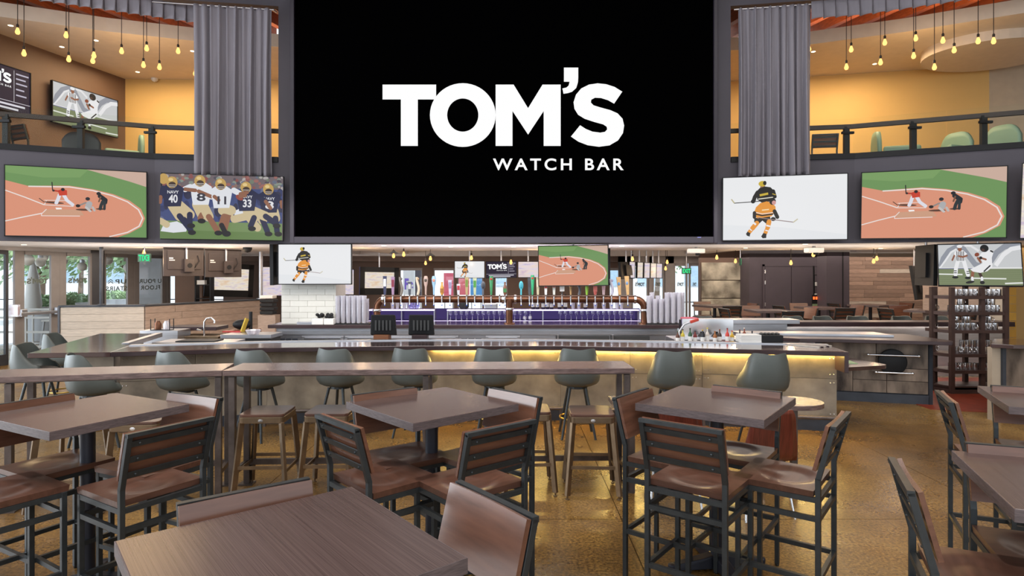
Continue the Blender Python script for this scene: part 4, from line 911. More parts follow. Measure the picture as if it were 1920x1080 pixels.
# far dining tables and chairs under the mezzanine
rn = random.Random(11)
FT = [(1440, 581, 'left'), (1535, 575.5, 'middle'), (1340, 572, 'stone wall'), (1632, 571, 'plank wall'), (1740, 581, 'right')]
for k, (x, y, lab) in enumerate(FT):
    q = PZ(x, y, 1.07); names = ['distant high table in front of the dark door', 'distant high table before the dark pillar', 'distant high table before the stone slabs', 'distant high table against the plank wall', 'distant high table behind the mug rack side of the bar']
    t = dup(tab0, (q.x, q.y, 0), .2*k, names[k]); t['group'] = 'distant high tables'
    for j, (dx, dy) in enumerate(((-.75, -.1), (.75, .1), (.05, -.8), (0, .8))):
        if j == 3 and k in (3,): continue
        put_chair(Vector((q.x+dx, q.y+dy, 0)), Vector((-dx, -dy, 0)), 'distant bar chair, %s side of the table %s' % (('left', 'right', 'near', 'far')[j], names[k].split('table ')[1]), grp='distant bar chairs, %s table' % lab)
for (x, d, a, lab) in ((62, 11.0, .4, 'wooden bar chair behind the left mezzanine glass under the menu television'), (1540, 11.7, .2, 'wooden bar chair behind the right mezzanine glass beside the curtain')):
    put_chair(Vector(((x-960)/F*d, d, 0)), Vector((math.sin(a), math.cos(a), 0)), lab, 3.3, 'mezzanine bar chairs')
# ================================================================== DRINK RAIL AND STOOLS
def drink_rail(a, c, w, label, legs, z=1.07):
    a, c = Vector(a), Vector(c); L = (c-a).length; rz = math.atan2((c-a).y, (c-a).x)
    t = thing('drink_rail', label, 'table', loc=(a.x, a.y, 0), rz=rz)
    b = B(); b.box(0, L, 0, w, z-.045, z); b.obj('tabletop', M['rail'], t, bev=.003)
    b = B(); b.box(.02, L-.02, .06, w-.06, z-.06, z-.045); b.obj('subframe', M['railmetal'], t)
    for lx in legs:
        b = B(); b.bar((lx, .06, 0), (lx, .06, z-.06), .05, .05); b.obj('leg', M['railmetal'], t, bev=.003)
        b = B(); b.bar((lx, w-.06, 0), (lx, w-.06, z-.06), .05, .05); b.obj('leg', M['railmetal'], t, bev=.003)
        b = B(); b.bar((lx, .06, .2), (lx, w-.06, .2), .03, .04); b.obj('stretcher', M['railmetal'], t)
        for yy in (.06, w-.06): b = B(); b.box(lx-.06, lx+.06, yy-.05, yy+.05, 0, .012); b.obj('foot_plate', M['railmetal'], t)
    for p, q in zip(legs, legs[1:]): b = B(); b.bar((p, w-.06, .2), (q, w-.06, .2), .03, .05); b.obj('foot_rail', M['railmetal'], t)
    return t
A1 = PZ(-60, 709, 1.07); B1 = PZ(416, 695, 1.07); B2 = PZ(1190, 690.5, 1.07)
drink_rail((A1.x, A1.y, 0), (B1.x, B1.y, 0), .44, 'left section of the long narrow drink rail in front of the bar stools', (.25, (B1-A1).length-.04))
drink_rail((B1.x+.004, B1.y, 0), (B2.x, B2.y, 0), .44, 'long right section of the narrow drink rail running to the open bar end', (.06, 1.68, (B2-B1).length-.06))
# low round-ended table beyond
q0 = PZ(1545, 757, .76); t = thing('low_table', 'low round-ended wood table behind the right-of-centre high table', 'table', loc=(q0.x-.5, q0.y+.12, 0))
b = B(); b.prism([(-1.3, -.22), (.3, -.22)]+[(.3+.24*math.sin(a), -.22*math.cos(a)) for a in [PI*i/12 for i in range(1, 12)]]+[(.3, .22), (-1.3, .22)], .72, .76); b.obj('tabletop', M['rail'], t, bev=.003)
for lx in (-1.15, .1, .24):
    b = B(); b.bar((lx, -.12, 0), (lx, -.12, .72), .05, .05); b.obj('leg', M['railmetal'], t, bev=.003)
    b = B(); b.bar((lx, .12, 0), (lx, .12, .72), .05, .05); b.obj('leg', M['railmetal'], t, bev=.003)
# bentwood chairs
def bentwood(x, y, rz, label):
    t = thing('bentwood_chair', label, 'chair', loc=(x, y, 0), rz=rz)
    def shell(u, v):
        w = .20*(1-.12*math.cos(2*PI*v))
        if v < .5: yy, zz = .2-.4*(v/.5), .45-.015*math.sin(PI*v/.5)
        else:
            k = (v-.5)/.5; yy, zz = -.2-.07*k, .45+.40*k
        r = 1-.18*max(0, (v-.9)/.1)**2
        return ((u-.5)*2*w*r, yy-.02*math.cos(PI*(u-.5))*(1 if v > .5 else 0), zz)
    b = B(); b.grid(shell, 8, 24); b.obj('shell', M['mahog'], t, smooth=60, solid=.012)
    for s in (-1, 1):
        b = B(); b.sweep([(s*.19, .2, 0), (s*.16, .14, .40), (s*.12, .08, .435), (s*.12, -.08, .435), (s*.16, -.14, .40), (s*.2, -.22, 0)], .011, 8); b.obj('leg_frame', M['chrome'], t, smooth=60)
    b = B(); b.bar((-.12, 0, .435), (.12, 0, .435), .02, .012); b.obj('cross_bar', M['chrome'], t)
    return t
bentwood(1.93, 4.98, .15, 'right mahogany bentwood chair with chrome legs at the low table')
bentwood(1.28, 5.02, -.1, 'left mahogany bentwood chair with chrome legs at the low table')
def make_stool():
    t = thing('metal_stool', '', 'stool'); z = .70; h = .185
    b = B(); pts = []
    for sx, sy in ((1, -1), (1, 1), (-1, 1), (-1, -1)):
        for k in range(5):
            a = math.atan2(sy, sx)-PI/4+PI/2*k/4; pts.append((sx*(h-.04)+.04*math.cos(a), sy*(h-.04)+.04*math.sin(a)))
    b.prism(pts, z-.022, z); b.obj('seat', M['seat'], t, bev=.004)
    b = B(); b.prism([(p[0]*1.02, p[1]*1.02) for p in pts], z-.075, z-.022); b.obj('seat_rim', M['bronze'], t, bev=.004)
    b = B(); b.lathe([(0, .004), (.022, .003), (.022, 0)], n=16); b.v = [(v[0]*.9, -h*1.02-v[2], v[1]*.6+z-.05) for v in b.v]; b.obj('badge', M['chrome'], t)
    for sx in (-1, 1):
        for sy in (-1, 1):
            b = B(); a, c = Vector((sx*.165, sy*.165, z-.07)), Vector((sx*.215, sy*.215, .03)); b.bar(a, c, .045, .028, (sx, -sy, 0)); b.tube((c.x, c.y, .03), (c.x, c.y, .008), .008); b.lathe([(.018, 0), (.018, .008)], (c.x, c.y, 0), 10); b.obj('leg', M['bronze'], t, bev=.004)
    f = lambda zz: .165+.05*(z-.07-zz)/(z-.10)
    for zz, s in ((.26, 0), (.26, 1), (.22, 2), (.22, 3)):
        r = f(zz); A_ = [((-r, -r), (r, -r)), ((-r, r), (r, r)), ((-r, -r), (-r, r)), ((r, -r), (r, r))][s]
        b = B(); b.bar((*A_[0], zz), (*A_[1], zz), .012, .028); b.obj('footrest', M['bronze'], t)
    return t
st0 = make_stool()
SS = [(503, 5.42, .04, 'bronze stool with wooden seat below the joint of the drink rail'), (622, 5.45, .0, 'bronze stool with wooden seat left of the middle table, half hidden by its chair'),
      (990, 5.5, .05, 'bronze metal stool half hidden behind the pale chair of the middle table'), (1108, 5.42, -.03, 'bronze metal stool with wooden seat standing free near the open end of the drink rail'),
      (135, 5.05, .1, 'bronze metal stool behind the left table, only its legs showing, left one'), (270, 5.15, .1, 'bronze metal stool behind the left table, only its legs showing, right one')]
for k, (x, d, a, lab) in enumerate(SS):
    loc = ((x-960)/F*d, d, 0)
    if k == 0: t = st0; t.location = loc; t.rotation_euler = (0, 0, a); t['label'] = lab
    else: t = dup(st0, loc, a, lab)
    t['group'] = 'bronze stools along the drink rail'
# ================================================================== UPHOLSTERED BAR STOOLS
def make_bucket():
    t = thing('bucket_stool', '', 'stool'); rx, ry = .262, .25
    def rim(th):   # back of the shell at th = -pi/2
        k = (1-math.sin(th))/2; ss = lambda a, c: (lambda q: q*q*(3-2*q))(min(max((k-a)/(c-a), 0), 1)); return .69+.10*ss(.08, .34)+.24*ss(.36, .84)-.014*math.exp(-((th+PI/2)/.3)**2)
    prof = [(.0, .0), (.40, .0), (.66, .015), (.84, .07), (.95, .17), (1.0, .34), (.99, .55), (.93, .78), (.85, .96), (.82, 1.0), (.78, .985), (.80, .9), (.86, .7), (.86, .42), (.72, .30), (.0, .30)]
    n = 48; b = B(); vs = []; fs = []
    def se(th): c, s = math.cos(th), math.sin(th); e = .8; return (math.copysign(abs(c)**e, c), math.copysign(abs(s)**e, s))
    for r, h in prof:
        for i in range(n):
            th = -PI+2*PI*i/n; cx, sy = se(th); z = .585+(rim(th)-.585)*h if h != .30 else .70
            back = max(0, -math.sin(th)); lean = -.05*back*max(0, h-.3)
            tap = 1-.0*h; vs.append((rx*r*cx*tap, ry*r*sy+lean, z))
    for k in range(len(prof)-1): fs += [(k*n+i, k*n+(i+1) % n, k*n+n+(i+1) % n, k*n+n+i) for i in range(n)]
    b.add(vs, fs); b.obj('shell', M['leather'], t, smooth=60)
    b = B(); b.lathe([(0, .74), (.14, .738), (.195, .722), (.21, .70), (.2, .69)], n=24); b.obj('seat_cushion', M['cushion'], t, smooth=60)
    b = B(); b.lathe([(.12, .555), (.12, .59)], n=16); b.obj('swivel_plate', M['steel'], t)
    for sx, sy in ((1, 1), (1, -1), (-1, 1), (-1, -1)):
        b = B(); b.tube((sx*.09, sy*.09, .565), (sx*.19, sy*.19, 0), .017, .014); b.obj('leg', M['steel'], t, smooth=40)
    b = B(); r = .20; b.sweep([(r*math.cos(a), r*math.sin(a), .22) for a in [2*PI*i/28 for i in range(28)]], .011, 8, True); b.obj('foot_ring', mat('brass_ring', C(190, 160, 90), .3, .9, var=.1), t, smooth=60)
    return t
bs0 = make_bucket()
BS = [(343, 7.0, -.5), (487, 7.15, -.35), (638, 7.25, -.3), (777, 7.28, -.2), (927, 7.28, -.05), (1082, 7.25, 0), (1258, 7.1, 0), (1430, 6.85, .05), (176, 6.75, -.75), (72, 7.6, -1.35), (122, 8.85, -1.3)]
ordn = ['second grey bucket stool from the left along the front of the bar', 'third grey bucket stool from the left along the front of the bar', 'fourth grey bucket stool from the left along the front of the bar', 'fifth grey bucket stool from the left along the front of the bar', 'sixth grey bucket stool along the front of the bar, above the middle table', 'seventh grey bucket stool along the front of the bar, with a brass foot ring showing', 'second grey bucket stool from the right, clear of the drink rail', 'rightmost grey bucket stool at the front of the bar', 'first grey bucket stool from the left at the bar, turned sideways', 'grey bucket stool at the near end of the left bar wing by the glass door', 'grey bucket stool at the far end of the left bar wing by the half wall']
for k, (x, d, a) in enumerate(BS):
    loc = ((x-960)/F*d, d, 0)
    if k == 0: t = bs0; t.location = loc; t.rotation_euler = (0, 0, a); t['label'] = ordn[k]
    else: t = dup(bs0, loc, a, ordn[k])
    t['group'] = 'grey bucket stools at the bar'
for k, (x, lab) in enumerate(((1318, 'pale green stool back at the left end of the far counter'), (1491, 'second pale green stool back behind the far counter'), (1550, 'third pale green stool back behind the far counter'), (1613, 'fourth pale green stool back behind the far counter, turned sideways'), (1699, 'fifth pale green stool back behind the far counter'), (1762, 'rightmost pale green stool back behind the far counter'))):
    dup(bs0, ((x-960)/F*12.15, 12.15, 0), PI+.2*((k*7) % 5-2)*.5, lab, 'green stools behind the far counter')
# ================================================================== FRONT BAR
CT = .98
bf = [(-4.55, 7.12), (-3.0, 7.53), (-1.2, 7.72), (.6, 7.72), (2.3, 7.47), (3.80, 7.17)]
def offset(pts, d):
    out = []; n = len(pts)
    for i, p in enumerate(pts):
        a, c = Vector(pts[max(i-1, 0)]), Vector(pts[min(i+1, n-1)]); t = (c-a).normalized(); out.append((p[0]-t.y*d, p[1]+t.x*d))
    return out
t = thing('bar_counter', 'long dark polished bar counter on stained metal panels in front of the taps', 'bar counter', loc=(0, 7.7, 0)); o_ = Vector((0, 7.7, 0))
loc2 = lambda pts: [(p[0]-o_.x, p[1]-o_.y) for p in pts]
b = B(); b.prism(loc2(bf+offset(bf, .68)[::-1]), CT-.055, CT); b.obj('countertop', M['counter'], t, bev=.006)
b = B(); b.prism(loc2(offset(bf, -.006)+offset(bf, .03)[::-1]), CT-.05, CT-.006); b.obj('front_edge', M['counteredge'], t)
b = B(); b.prism(loc2(offset(bf, .62)+offset(bf, .70)[::-1]), CT-.02, CT+.012); b.obj('back_trim', M['satin'], t)
pf = offset(bf, .30)
b = B(); b.prism(loc2(offset(bf, .33)+offset(bf, .60)[::-1]), 0, CT-.056); b.obj('carcass', M['kick'], t)
rn = random.Random(4)
for i in range(len(pf)-1):
    a, c = Vector((*pf[i], 0)), Vector((*pf[i+1], 0)); L = (c-a).length; d = (c-a)/L; m = 2 if L > 1.3 else 1
    for j in range(m):
        p, q = a+d*(L*j/m+.002), a+d*(L*(j+1)/m-.002); sp = .58+.06*rn.random()
        for z0, z1 in ((.13, sp-.002), (sp+.002, CT-.057)):
            b = B(); b.bar(Vector((p.x, p.y, (z0+z1)/2))-o_, Vector((q.x, q.y, (z0+z1)/2))-o_, .02+.004*rn.random(), z1-z0); b.obj('front_panel', M['concrete'], t)
        for rz_ in (.2, sp-.05, sp+.05, CT-.12):
            for pp in (p+d*.03, q-d*.03, p+d*.07, q-d*.07):
                b = B(); b.ball(Vector((pp.x, pp.y, rz_))-o_+Vector((d.y*.012, -d.x*.012, 0)), .007, n=6, m=4); b.obj('rivet', M['chrome'], t)
b = B(); b.prism(loc2(offset(bf, .27)+offset(bf, .33)[::-1]), 0, .13); b.obj('kick_plate', M['kick'], t)
# brass foot rail low in front
fr = offset(bf, .15); b = B(); b.sweep([(p[0]-o_.x, p[1]-o_.y, .18) for p in fr[1:]], .022, 10); b.obj('foot_rail', M['railmetal'], t, smooth=60)
for p in fr[1:]: b = B(); b.bar((p[0]-o_.x, p[1]-o_.y, 0), (p[0]-o_.x, p[1]-o_.y, .18), .03, .03); b.obj('rail_support', M['railmetal'], t)
# yellow LED strip under the overhang
ls = offset([(-1.0, 7.72), (.6, 7.72), (2.3, 7.47), (3.76, 7.18)], .26); b = B(); b.prism(ls+offset(ls, .016)[::-1], CT-.068, CT-.058); b.obj('led_strip', M['led'], label='glowing yellow LED strip under the right part of the bar counter', cat='light strip')
# bar end, step and low leaf
t = thing('bar_end_step', 'dark wood step and low triangular ledge at the right end of the bar counter', 'ledge', loc=(3.95, 7.3, 0)); o_ = Vector((3.95, 7.3, 0))
b = B(); b.prism(loc2([(3.80, 7.175), (3.845, 7.165), (3.93, 7.8), (3.885, 7.81)]), .735, CT-.004); b.obj('end_block', M['counteredge'], t, bev=.004)
b = B(); b.prism(loc2([(3.92, 7.42), (4.52, 7.60), (4.58, 7.68), (4.40, 8.5), (4.12, 8.55), (4.0, 7.86)]), .715, .76); b.obj('low_top', M['counter'], t, bev=.004)
b = B(); b.prism(loc2([(4.06, 7.72), (4.26, 7.72), (4.30, 7.98), (4.12, 8.25)]), .7605, .764); b.obj('bar_mat', M['leaf'], t)
b = B(); b.prism(loc2([(3.78, 7.50), (3.84, 7.49), (3.90, 8.2), (3.84, 8.2)]), 0, .92); b.obj('end_panel', M['concrete'], t)
b = B(); b.bar(Vector((4.25, 8.45, 0))-o_, Vector((4.25, 8.45, .715))-o_, .06, .06); b.obj('leg', M['steel'], t)
# right wing with rusty panels
t = thing('wing_counter', 'right bar wing with rusty metal panels and dark countertop', 'bar counter', loc=(5.3, 9.1, 0)); o_ = Vector((5.3, 9.1, 0))
b = B(); b.prism(loc2([(4.15, 9.05), (4.75, 8.95), (6.05, 8.62), (6.15, 8.75), (6.1, 9.75), (3.4, 9.95), (3.2, 9.7)]), .88, .93); b.obj('countertop', M['counteredge'], t, bev=.006)
b = B(); b.prism(loc2([(3.45, 9.55), (4.9, 9.35), (5.6, 9.2), (5.6, 9.72), (3.45, 9.9)]), .93, .965); b.obj('steel_top', M['satin'], t, bev=.004)
A_, C_ = Vector((4.60, 9.33, 0)), Vector((5.93, 8.95, 0)); d = (C_-A_).normalized(); L = (C_-A_).length; n = Vector((d.y, -d.x, 0))
b = B(); q = [A_-n*.02, C_-n*.02, C_-n*.5, A_-n*.5]; b.prism(loc2([(p.x, p.y) for p in q]), 0, .88); b.obj('carcass', M['kick'], t)
for (s0, s1, z0, z1) in ((0, .52, .50, .86), (.52, 1, .50, .86), (0, .30, .14, .50), (.30, .62, .32, .50), (.30, .62, .14, .32), (.62, 1, .32, .50), (.62, 1, .14, .32)):
    a, c = A_+d*(L*s0+.003), A_+d*(L*s1-.003); zm = (z0+z1)/2; b = B(); b.bar(Vector((a.x, a.y, zm))-o_, Vector((c.x, c.y, zm))-o_, .03, z1-z0-.006); b.obj('metal_panel', M['rust'], t, bev=.002)
b = B(); a, c = A_, C_; b.bar(Vector((a.x, a.y, .065))-o_+n*.01, Vector((c.x, c.y, .065))-o_+n*.01, .04, .13); b.obj('kick_plate', M['kick'], t)
b = B(); b.bar(Vector((C_.x, C_.y, 0))-o_+d*.02, Vector((C_.x, C_.y, .88))-o_+d*.02, .05, .07); b.obj('corner_post', M['kick'], t)
# black drum held by two chrome bars on the wing
t = thing('tray_holder', 'round black tray held by two chrome bars on the rusty panel', 'tray', loc=(0, 0, 0)); c = PZ(1672, 600, .5); mid = A_+d*(L*.66); cz = .60
t.location = (mid.x+n.x*.08, mid.y+n.y*.08, cz); t.rotation_euler = (0, 0, math.atan2(d.y, d.x))
b = B(); b.lathe([(0, -.03), (.17, -.03), (.185, -.02), (.185, .02), (.17, .03), (.16, .01), (0, .01)], n=28); b.v = [(v[0], v[2], v[1]) for v in b.v]; b.obj('tray', M['black'], t, smooth=40)
for z, x0, x1 in ((.10, -.32, .32), (-.15, -.22, .24)):
    b = B(); b.tube((x0, -.05, z), (x1, -.05, z), .014); b.obj('bar', M['chrome'], t, smooth=40)
    for x in (x0, x1): b = B(); b.tube((x, -.05, z), (x, .07, z), .012); b.ball((x, -.05, z), .022, n=10, m=6); b.obj('bracket', M['chrome'], t, smooth=40)
# left wing
t = thing('wing_counter', 'left bar wing counter leading back towards the glass doors', 'bar counter', loc=(-5.1, 8.1, 0)); o_ = Vector((-5.1, 8.1, 0))
b = B(); b.prism(loc2([(-5.42, 7.02), (-4.555, 7.118), (-4.73, 7.79), (-4.95, 7.95), (-5.28, 9.3), (-6.10, 9.3)]), CT-.055, CT); b.obj('countertop', M['counter'], t, bev=.005)
b = B(); b.prism(loc2([(-5.15, 7.5), (-4.76, 7.5), (-5.0, 8.0), (-5.4, 9.2), (-5.8, 9.2)]), 0, CT-.056); b.obj('base', M['concrete'], t)
b = B(); b.prism(loc2([(-4.95, 7.96), (-4.87, 7.98), (-5.19, 9.32), (-5.27, 9.3)]), CT-.05, CT+.01); b.obj('drip_rail', M['satin'], t)
b = B(); b.box(-5.75-o_.x, -4.9-o_.x, 10.4-o_.y, 10.85-o_.y, CT-.06, CT); b.box(-5.6-o_.x, -5.5-o_.x, 10.5-o_.y, 10.75-o_.y, 0, CT-.06)
b.obj('back_ledge', M['counteredge'], t, bev=.005)
# far counter on the right
t = thing('far_counter', 'far bar counter on the right with a lit pale metal front', 'bar counter', loc=(5.7, 11.4, 0))
b = B(); b.box(-2.1, 3.4, -.05, .42, .93, .985); b.obj('countertop', M['counteredge'], t, bev=.005)
b = B(); b.box(-2.05, 3.35, .02, .40, 0, .93); b.obj('front', M['satin'], t)
b = B(); b.box(-2.0, 3.3, -.035, -.02, .922, .929); b.obj('led_strip', emit('led_warm_white', (1, .88, .76), 70), t)
b = B(); b.box(-2.1, 3.4, -.05, -.04, .90, .93); b.obj('front_lip', M['counteredge'], t)
b = B(); b.box(-2.4, -.7, -.5, -.06, .985, 1.06); b.obj('steel_ledge', M['satin'], t, bev=.006)
b = B(); b.box(-2.3, -.9, -.45, -.1, 0, .985); b.obj('cabinet', M['satin'], t)
# ================================================================== ISLAND WITH TAPS
ID = 10.8; IX0, IX1 = -4.20, 2.98
t = thing('tap_island', 'steel back-bar island carrying the copper tap pipe', 'bar counter', loc=(0, ID, 0))
b = B(); b.box(IX0, IX1, 0, .85, CT-.06, CT); b.obj('countertop', M['counter'], t, bev=.005)
b = B(); b.box(IX0, IX1, -.006, .02, CT-.055, CT-.005); b.obj('front_edge', M['counteredge'], t)
b = B(); b.box(IX0+.1, IX1-.1, .12, .80, 0, CT-.06); b.obj('carcass', M['satin'], t)
x = IX0+.12
for w_, kind in ((.42, 'g'), (.75, 'd'), (.75, 'd'), (.62, 'd'), (.62, 'd'), (.45, 'g'), (.62, 'd'), (.6, 'p'), (.95, 'b'), (.7, 'b'), (.62, 'b')):
    if x+w_ > IX1: break
    if kind == 'd':
        b = B(); b.box(x+.01, x+w_-.01, .09, .12, .12, .78); dd = b.obj('fridge_door', M['satin'], t, bev=.006); b = B(); b.box(x+.06, x+w_-.06, .06, .09, .72, .75); b.obj('handle', M['chrome'], dd)
    elif kind == 'b':
        b = B(); b.box(x+.01, x+w_-.01, .09, .12, .12, .78); dd = b.obj('fridge_door', M['cushion'], t, bev=.006); b = B(); b.box(x+.03, x+.06, .06, .09, .60, .80); b.obj('handle', M['chrome'], dd)
    elif kind == 'p':
        b = B(); b.box(x+.005, x+w_-.005, .10, .12, .1, .84); b.obj('steel_panel', M['satin'], t, bev=.003)
    else:
        b = B(); b.box(x+.01, x+w_-.01, .10, .12, .1, .78); gg = b.obj('grille_frame', M['satin'], t)
        for k in range(3): b = B(); b.box(x+.04+k*(w_-.08)/3, x+.02+(k+1)*(w_-.08)/3, .09, .10, .56, .74); b.obj('grille', M['kick'], gg)
    x += w_
b = B(); b.box(IX0+.12, IX1-.15, .07, .12, .80, .87); b.obj('top_band', M['satin'], t, bev=.004)
# tap pipe
TY, TZ = 11.05, EYE-(561-HY)/F*11.05
pxx = lambda x: (x-960)/F*TY
t = thing('tap_pipe', 'long copper tap pipe on three posts above the island', 'beer tower', loc=(0, TY, CT))
b = B(); zc = TZ-CT; xl, xr = pxx(707), pxx(1208)
arcL = [(xl, 0, .0), (xl, 0, zc-.16)]+[(xl+.16*(1-math.cos(a)), 0, zc-.16+.16*math.sin(a)) for a in (.4, .8, 1.2, PI/2)]
arcR = [(xr-.16*(1-math.cos(a)), 0, zc-.16+.16*math.sin(a)) for a in (PI/2, 1.2, .8, .4)]+[(xr, 0, zc-.16), (xr, 0, 0)]
b.sweep(arcL+[(pxx(955), 0, zc)]+arcR, .062, 16); b.obj('pipe', M['copper'], t, smooth=60)
b = B(); b.tube((pxx(955), -.02, 0), (pxx(955), -.02, zc), .062, n=16); b.obj('post', M['copper'], t, smooth=60)
for x, z in ((xl, zc*.55), (xr, zc*.55), (pxx(955), zc*.6)):
    b = B(); b.lathe([(.075, -.02), (.08, 0), (.075, .02)], (x, -.01, z), 16); b.obj('collar', M['chrome'], t, smooth=50)
for x in (pxx(729)-.1, pxx(943), pxx(966), pxx(1190)):
    b = B(); b.tube((x-.02, 0, zc), (x+.02, 0, zc), .078, n=16); b.obj('clamp', M['chrome'], t, smooth=50)
for x in (xl, xr, pxx(955)): b = B(); b.lathe([(.10, 0), (.10, .012), (.065, .02)], (x, -.01, 0), 16); b.obj('flange', M['copper'], t, smooth=50)
# taps: px column, handle colour, height px, style, extra colour, description
TAPS = [(724,(52,54,84),38,'slab',(210,210,220),'navy slab'),(739,(150,120,150),36,'slab',(120,40,60),'mauve slab'),(754,(120,112,104),36,'wave',(90,86,80),'grey wavy'),(770,(70,74,84),26,'slab',(180,180,184),'short slate'),(785,(206,190,168),36,'wave',(180,150,120),'cream wavy'),(800,(186,160,150),38,'paddle',(80,70,60),'pale figured'),(815,(150,190,220),38,'paddle',(210,140,120),'sky blue paddle'),(830,(206,150,70),26,'bottle',(150,100,40),'amber bottle-shaped'),(845,(190,180,200),30,'slab',(140,130,160),'lilac'),(860.6,(200,196,206),22,'slab',(170,50,60),'short silver'),(876,(170,150,110),36,'slab',(110,130,60),'khaki block'),(891,(180,186,150),34,'slab',(70,140,60),'green-labelled'),(906.5,(90,94,104),28,'oval',(60,62,70),'charcoal oval'),(921.5,(60,140,90),38,'cone',(190,40,40),'green cone'),(937,(60,56,70),10,'none',(60,56,70),'bare'),(952,(0,0,0),0,'skip',0,''),
 (977,(80,190,206),28,'oval',(60,150,170),'turquoise oval'),(992.5,(70,74,80),34,'slab',(60,60,66),'thin dark'),(998,(50,160,110),40,'cone',(200,40,40),'tall green cone'),(1008,(190,180,150),36,'slab',(220,210,190),'stone-coloured'),(1022.8,(226,222,220),30,'slab',(200,60,60),'white block'),(1038,(206,206,200),32,'slab',(190,120,110),'white and red block'),(1053,(60,60,64),18,'square',(230,226,224),'short square badge'),(1069,(190,150,100),32,'paddle',(120,90,60),'tan paddle'),(1084,(80,84,96),30,'wave',(200,204,214),'black and white hook'),(1099,(150,200,60),40,'beast',(196,140,50),'tall tiger-striped head'),(1114.6,(206,104,96),36,'bottle',(230,120,110),'red fish-shaped'),(1130,(206,176,180),22,'slab',(190,150,160),'pink slab'),(1145,(186,186,206),32,'wave',(150,150,180),'silver wavy'),(1160,(200,160,110),36,'plank',(90,140,190),'wide wooden plank'),(1175,(206,166,112),38,'plank',(120,150,190),'leaning wooden plank'),
 (947,(120,80,60),26,'bottle',(60,120,70),'brown bottle-shaped')]
tapmats = {}
def tmat(c):
    if c not in tapmats: tapmats[c] = mat('tap_handle_%d_%d_%d' % c, C(*c), .35, var=.12, scale=14)
    return tapmats[c]
TAPS = sorted([q for q in TAPS if q[3] != 'skip'], key=lambda q: q[0])
for k, (x, c1, h, style, c2, des) in enumerate(TAPS):
    side = 'left half' if x < 955 else 'right half'
    t = thing('beer_tap', '%s tap handle on the %s of the copper pipe, %d px tall' % (des, side, h) if False else '%s beer tap handle on the %s of the copper pipe' % (des, side), 'beer tap', loc=(pxx(x), TY-.06, TZ)); t['group'] = 'beer taps on the copper pipe'
    b = B(); b.tube((0, .03, 0), (0, -.05, 0), .014, n=8); b.tube((0, -.05, .05), (0, -.05, -.06), .016, .011, 8); b.tube((0, -.05, -.05), (0, -.065, -.10), .009, n=8); b.obj('faucet', M['chrome'], t, smooth=50)
    b = B(); b.tube((0, -.05, .05), (0, -.05, .085), .008, .014, 8); b.obj('ferrule', M['chrome'], t, smooth=50)
    b = B(); b.lathe([(.011, -.108), (.011, -.09)], (0, -.066, 0), 8); b.obj('spout_cap', tmat((50, 90, 190)), t)
    H = h/F*TY*.92; z0 = .08
    if style == 'none': continue
    b = B(); e = B()
    if style == 'slab':
        b.add([(-.018,-.062,z0),(.018,-.062,z0),(.018,-.038,z0),(-.018,-.038,z0),(-.032,-.064,z0+H),(.032,-.064,z0+H),(.032,-.036,z0+H),(-.032,-.036,z0+H)], [(0,3,2,1),(4,5,6,7),(0,1,5,4),(1,2,6,5),(2,3,7,6),(3,0,4,7)]); e.box(-.022, .022, -.068, -.062, z0+H*.45, z0+H*.85)
    elif style == 'wave': b.sweep([(.018*math.sin(5*v), -.05, z0+H*v) for v in [i/8 for i in range(9)]], .022, 8); e.ball((.01, -.068, z0+H*.9), .018, .01, .02)
    elif style == 'paddle': b.lathe([(.014, 0), (.018, H*.4), (.034, H*.62), (.04, H*.85), (.026, H), (0, H)], (0, -.05, z0), 10); e.ball((0, -.08, z0+H*.78), .024, .012, .034)
    elif style == 'bottle': b.lathe([(.02, 0), (.034, H*.2), (.034, H*.55), (.016, H*.8), (.018, H), (0, H)], (0, -.05, z0), 10); e.box(-.028, .028, -.086, -.08, z0+H*.2, z0+H*.5)
    elif style == 'oval': b.tube((0, -.05, z0), (0, -.05, z0+H*.5), .014); b.ball((0, -.05, z0+H*.68), .038, .02, H*.32); e.ball((0, -.066, z0+H*.68), .026, .01, H*.22)
    elif style == 'cone': b.lathe([(.016, 0), (.036, H*.85), (.03, H), (0, H)], (0, -.05, z0), 10); e.ball((0, -.082, z0+H*.84), .02, .01, .02)
    elif style == 'square': b.tube((0, -.05, z0), (0, -.05, z0+H), .010); e.box(-.04, .04, -.06, -.045, z0+H*.4, z0+H*1.15)
    elif style == 'beast': b.lathe([(.018, 0), (.032, H*.35), (.024, H*.42), (.036, H*.5), (.04, H*.65)], (0, -.05, z0), 10); e.ball((0, -.055, z0+H*.85), .06, .05, H*.19); e.ball((-.04, -.05, z0+H*1.0), .02); e.ball((.04, -.05, z0+H*1.0), .02)
    elif style == 'plank': b.add([(-.02,-.065,z0),(.02,-.065,z0),(.02,-.035,z0),(-.02,-.035,z0),(-.06,-.07,z0+H),(.015,-.07,z0+H),(.015,-.03,z0+H),(-.06,-.03,z0+H)], [(0,3,2,1),(4,5,6,7),(0,1,5,4),(1,2,6,5),(2,3,7,6),(3,0,4,7)]); e.ball((-.018, -.07, z0+H*.62), .022, .008, .03)
    b.obj('handle', tmat(c1), t, smooth=50); e.obj('emblem', tmat(c2), t, smooth=50)
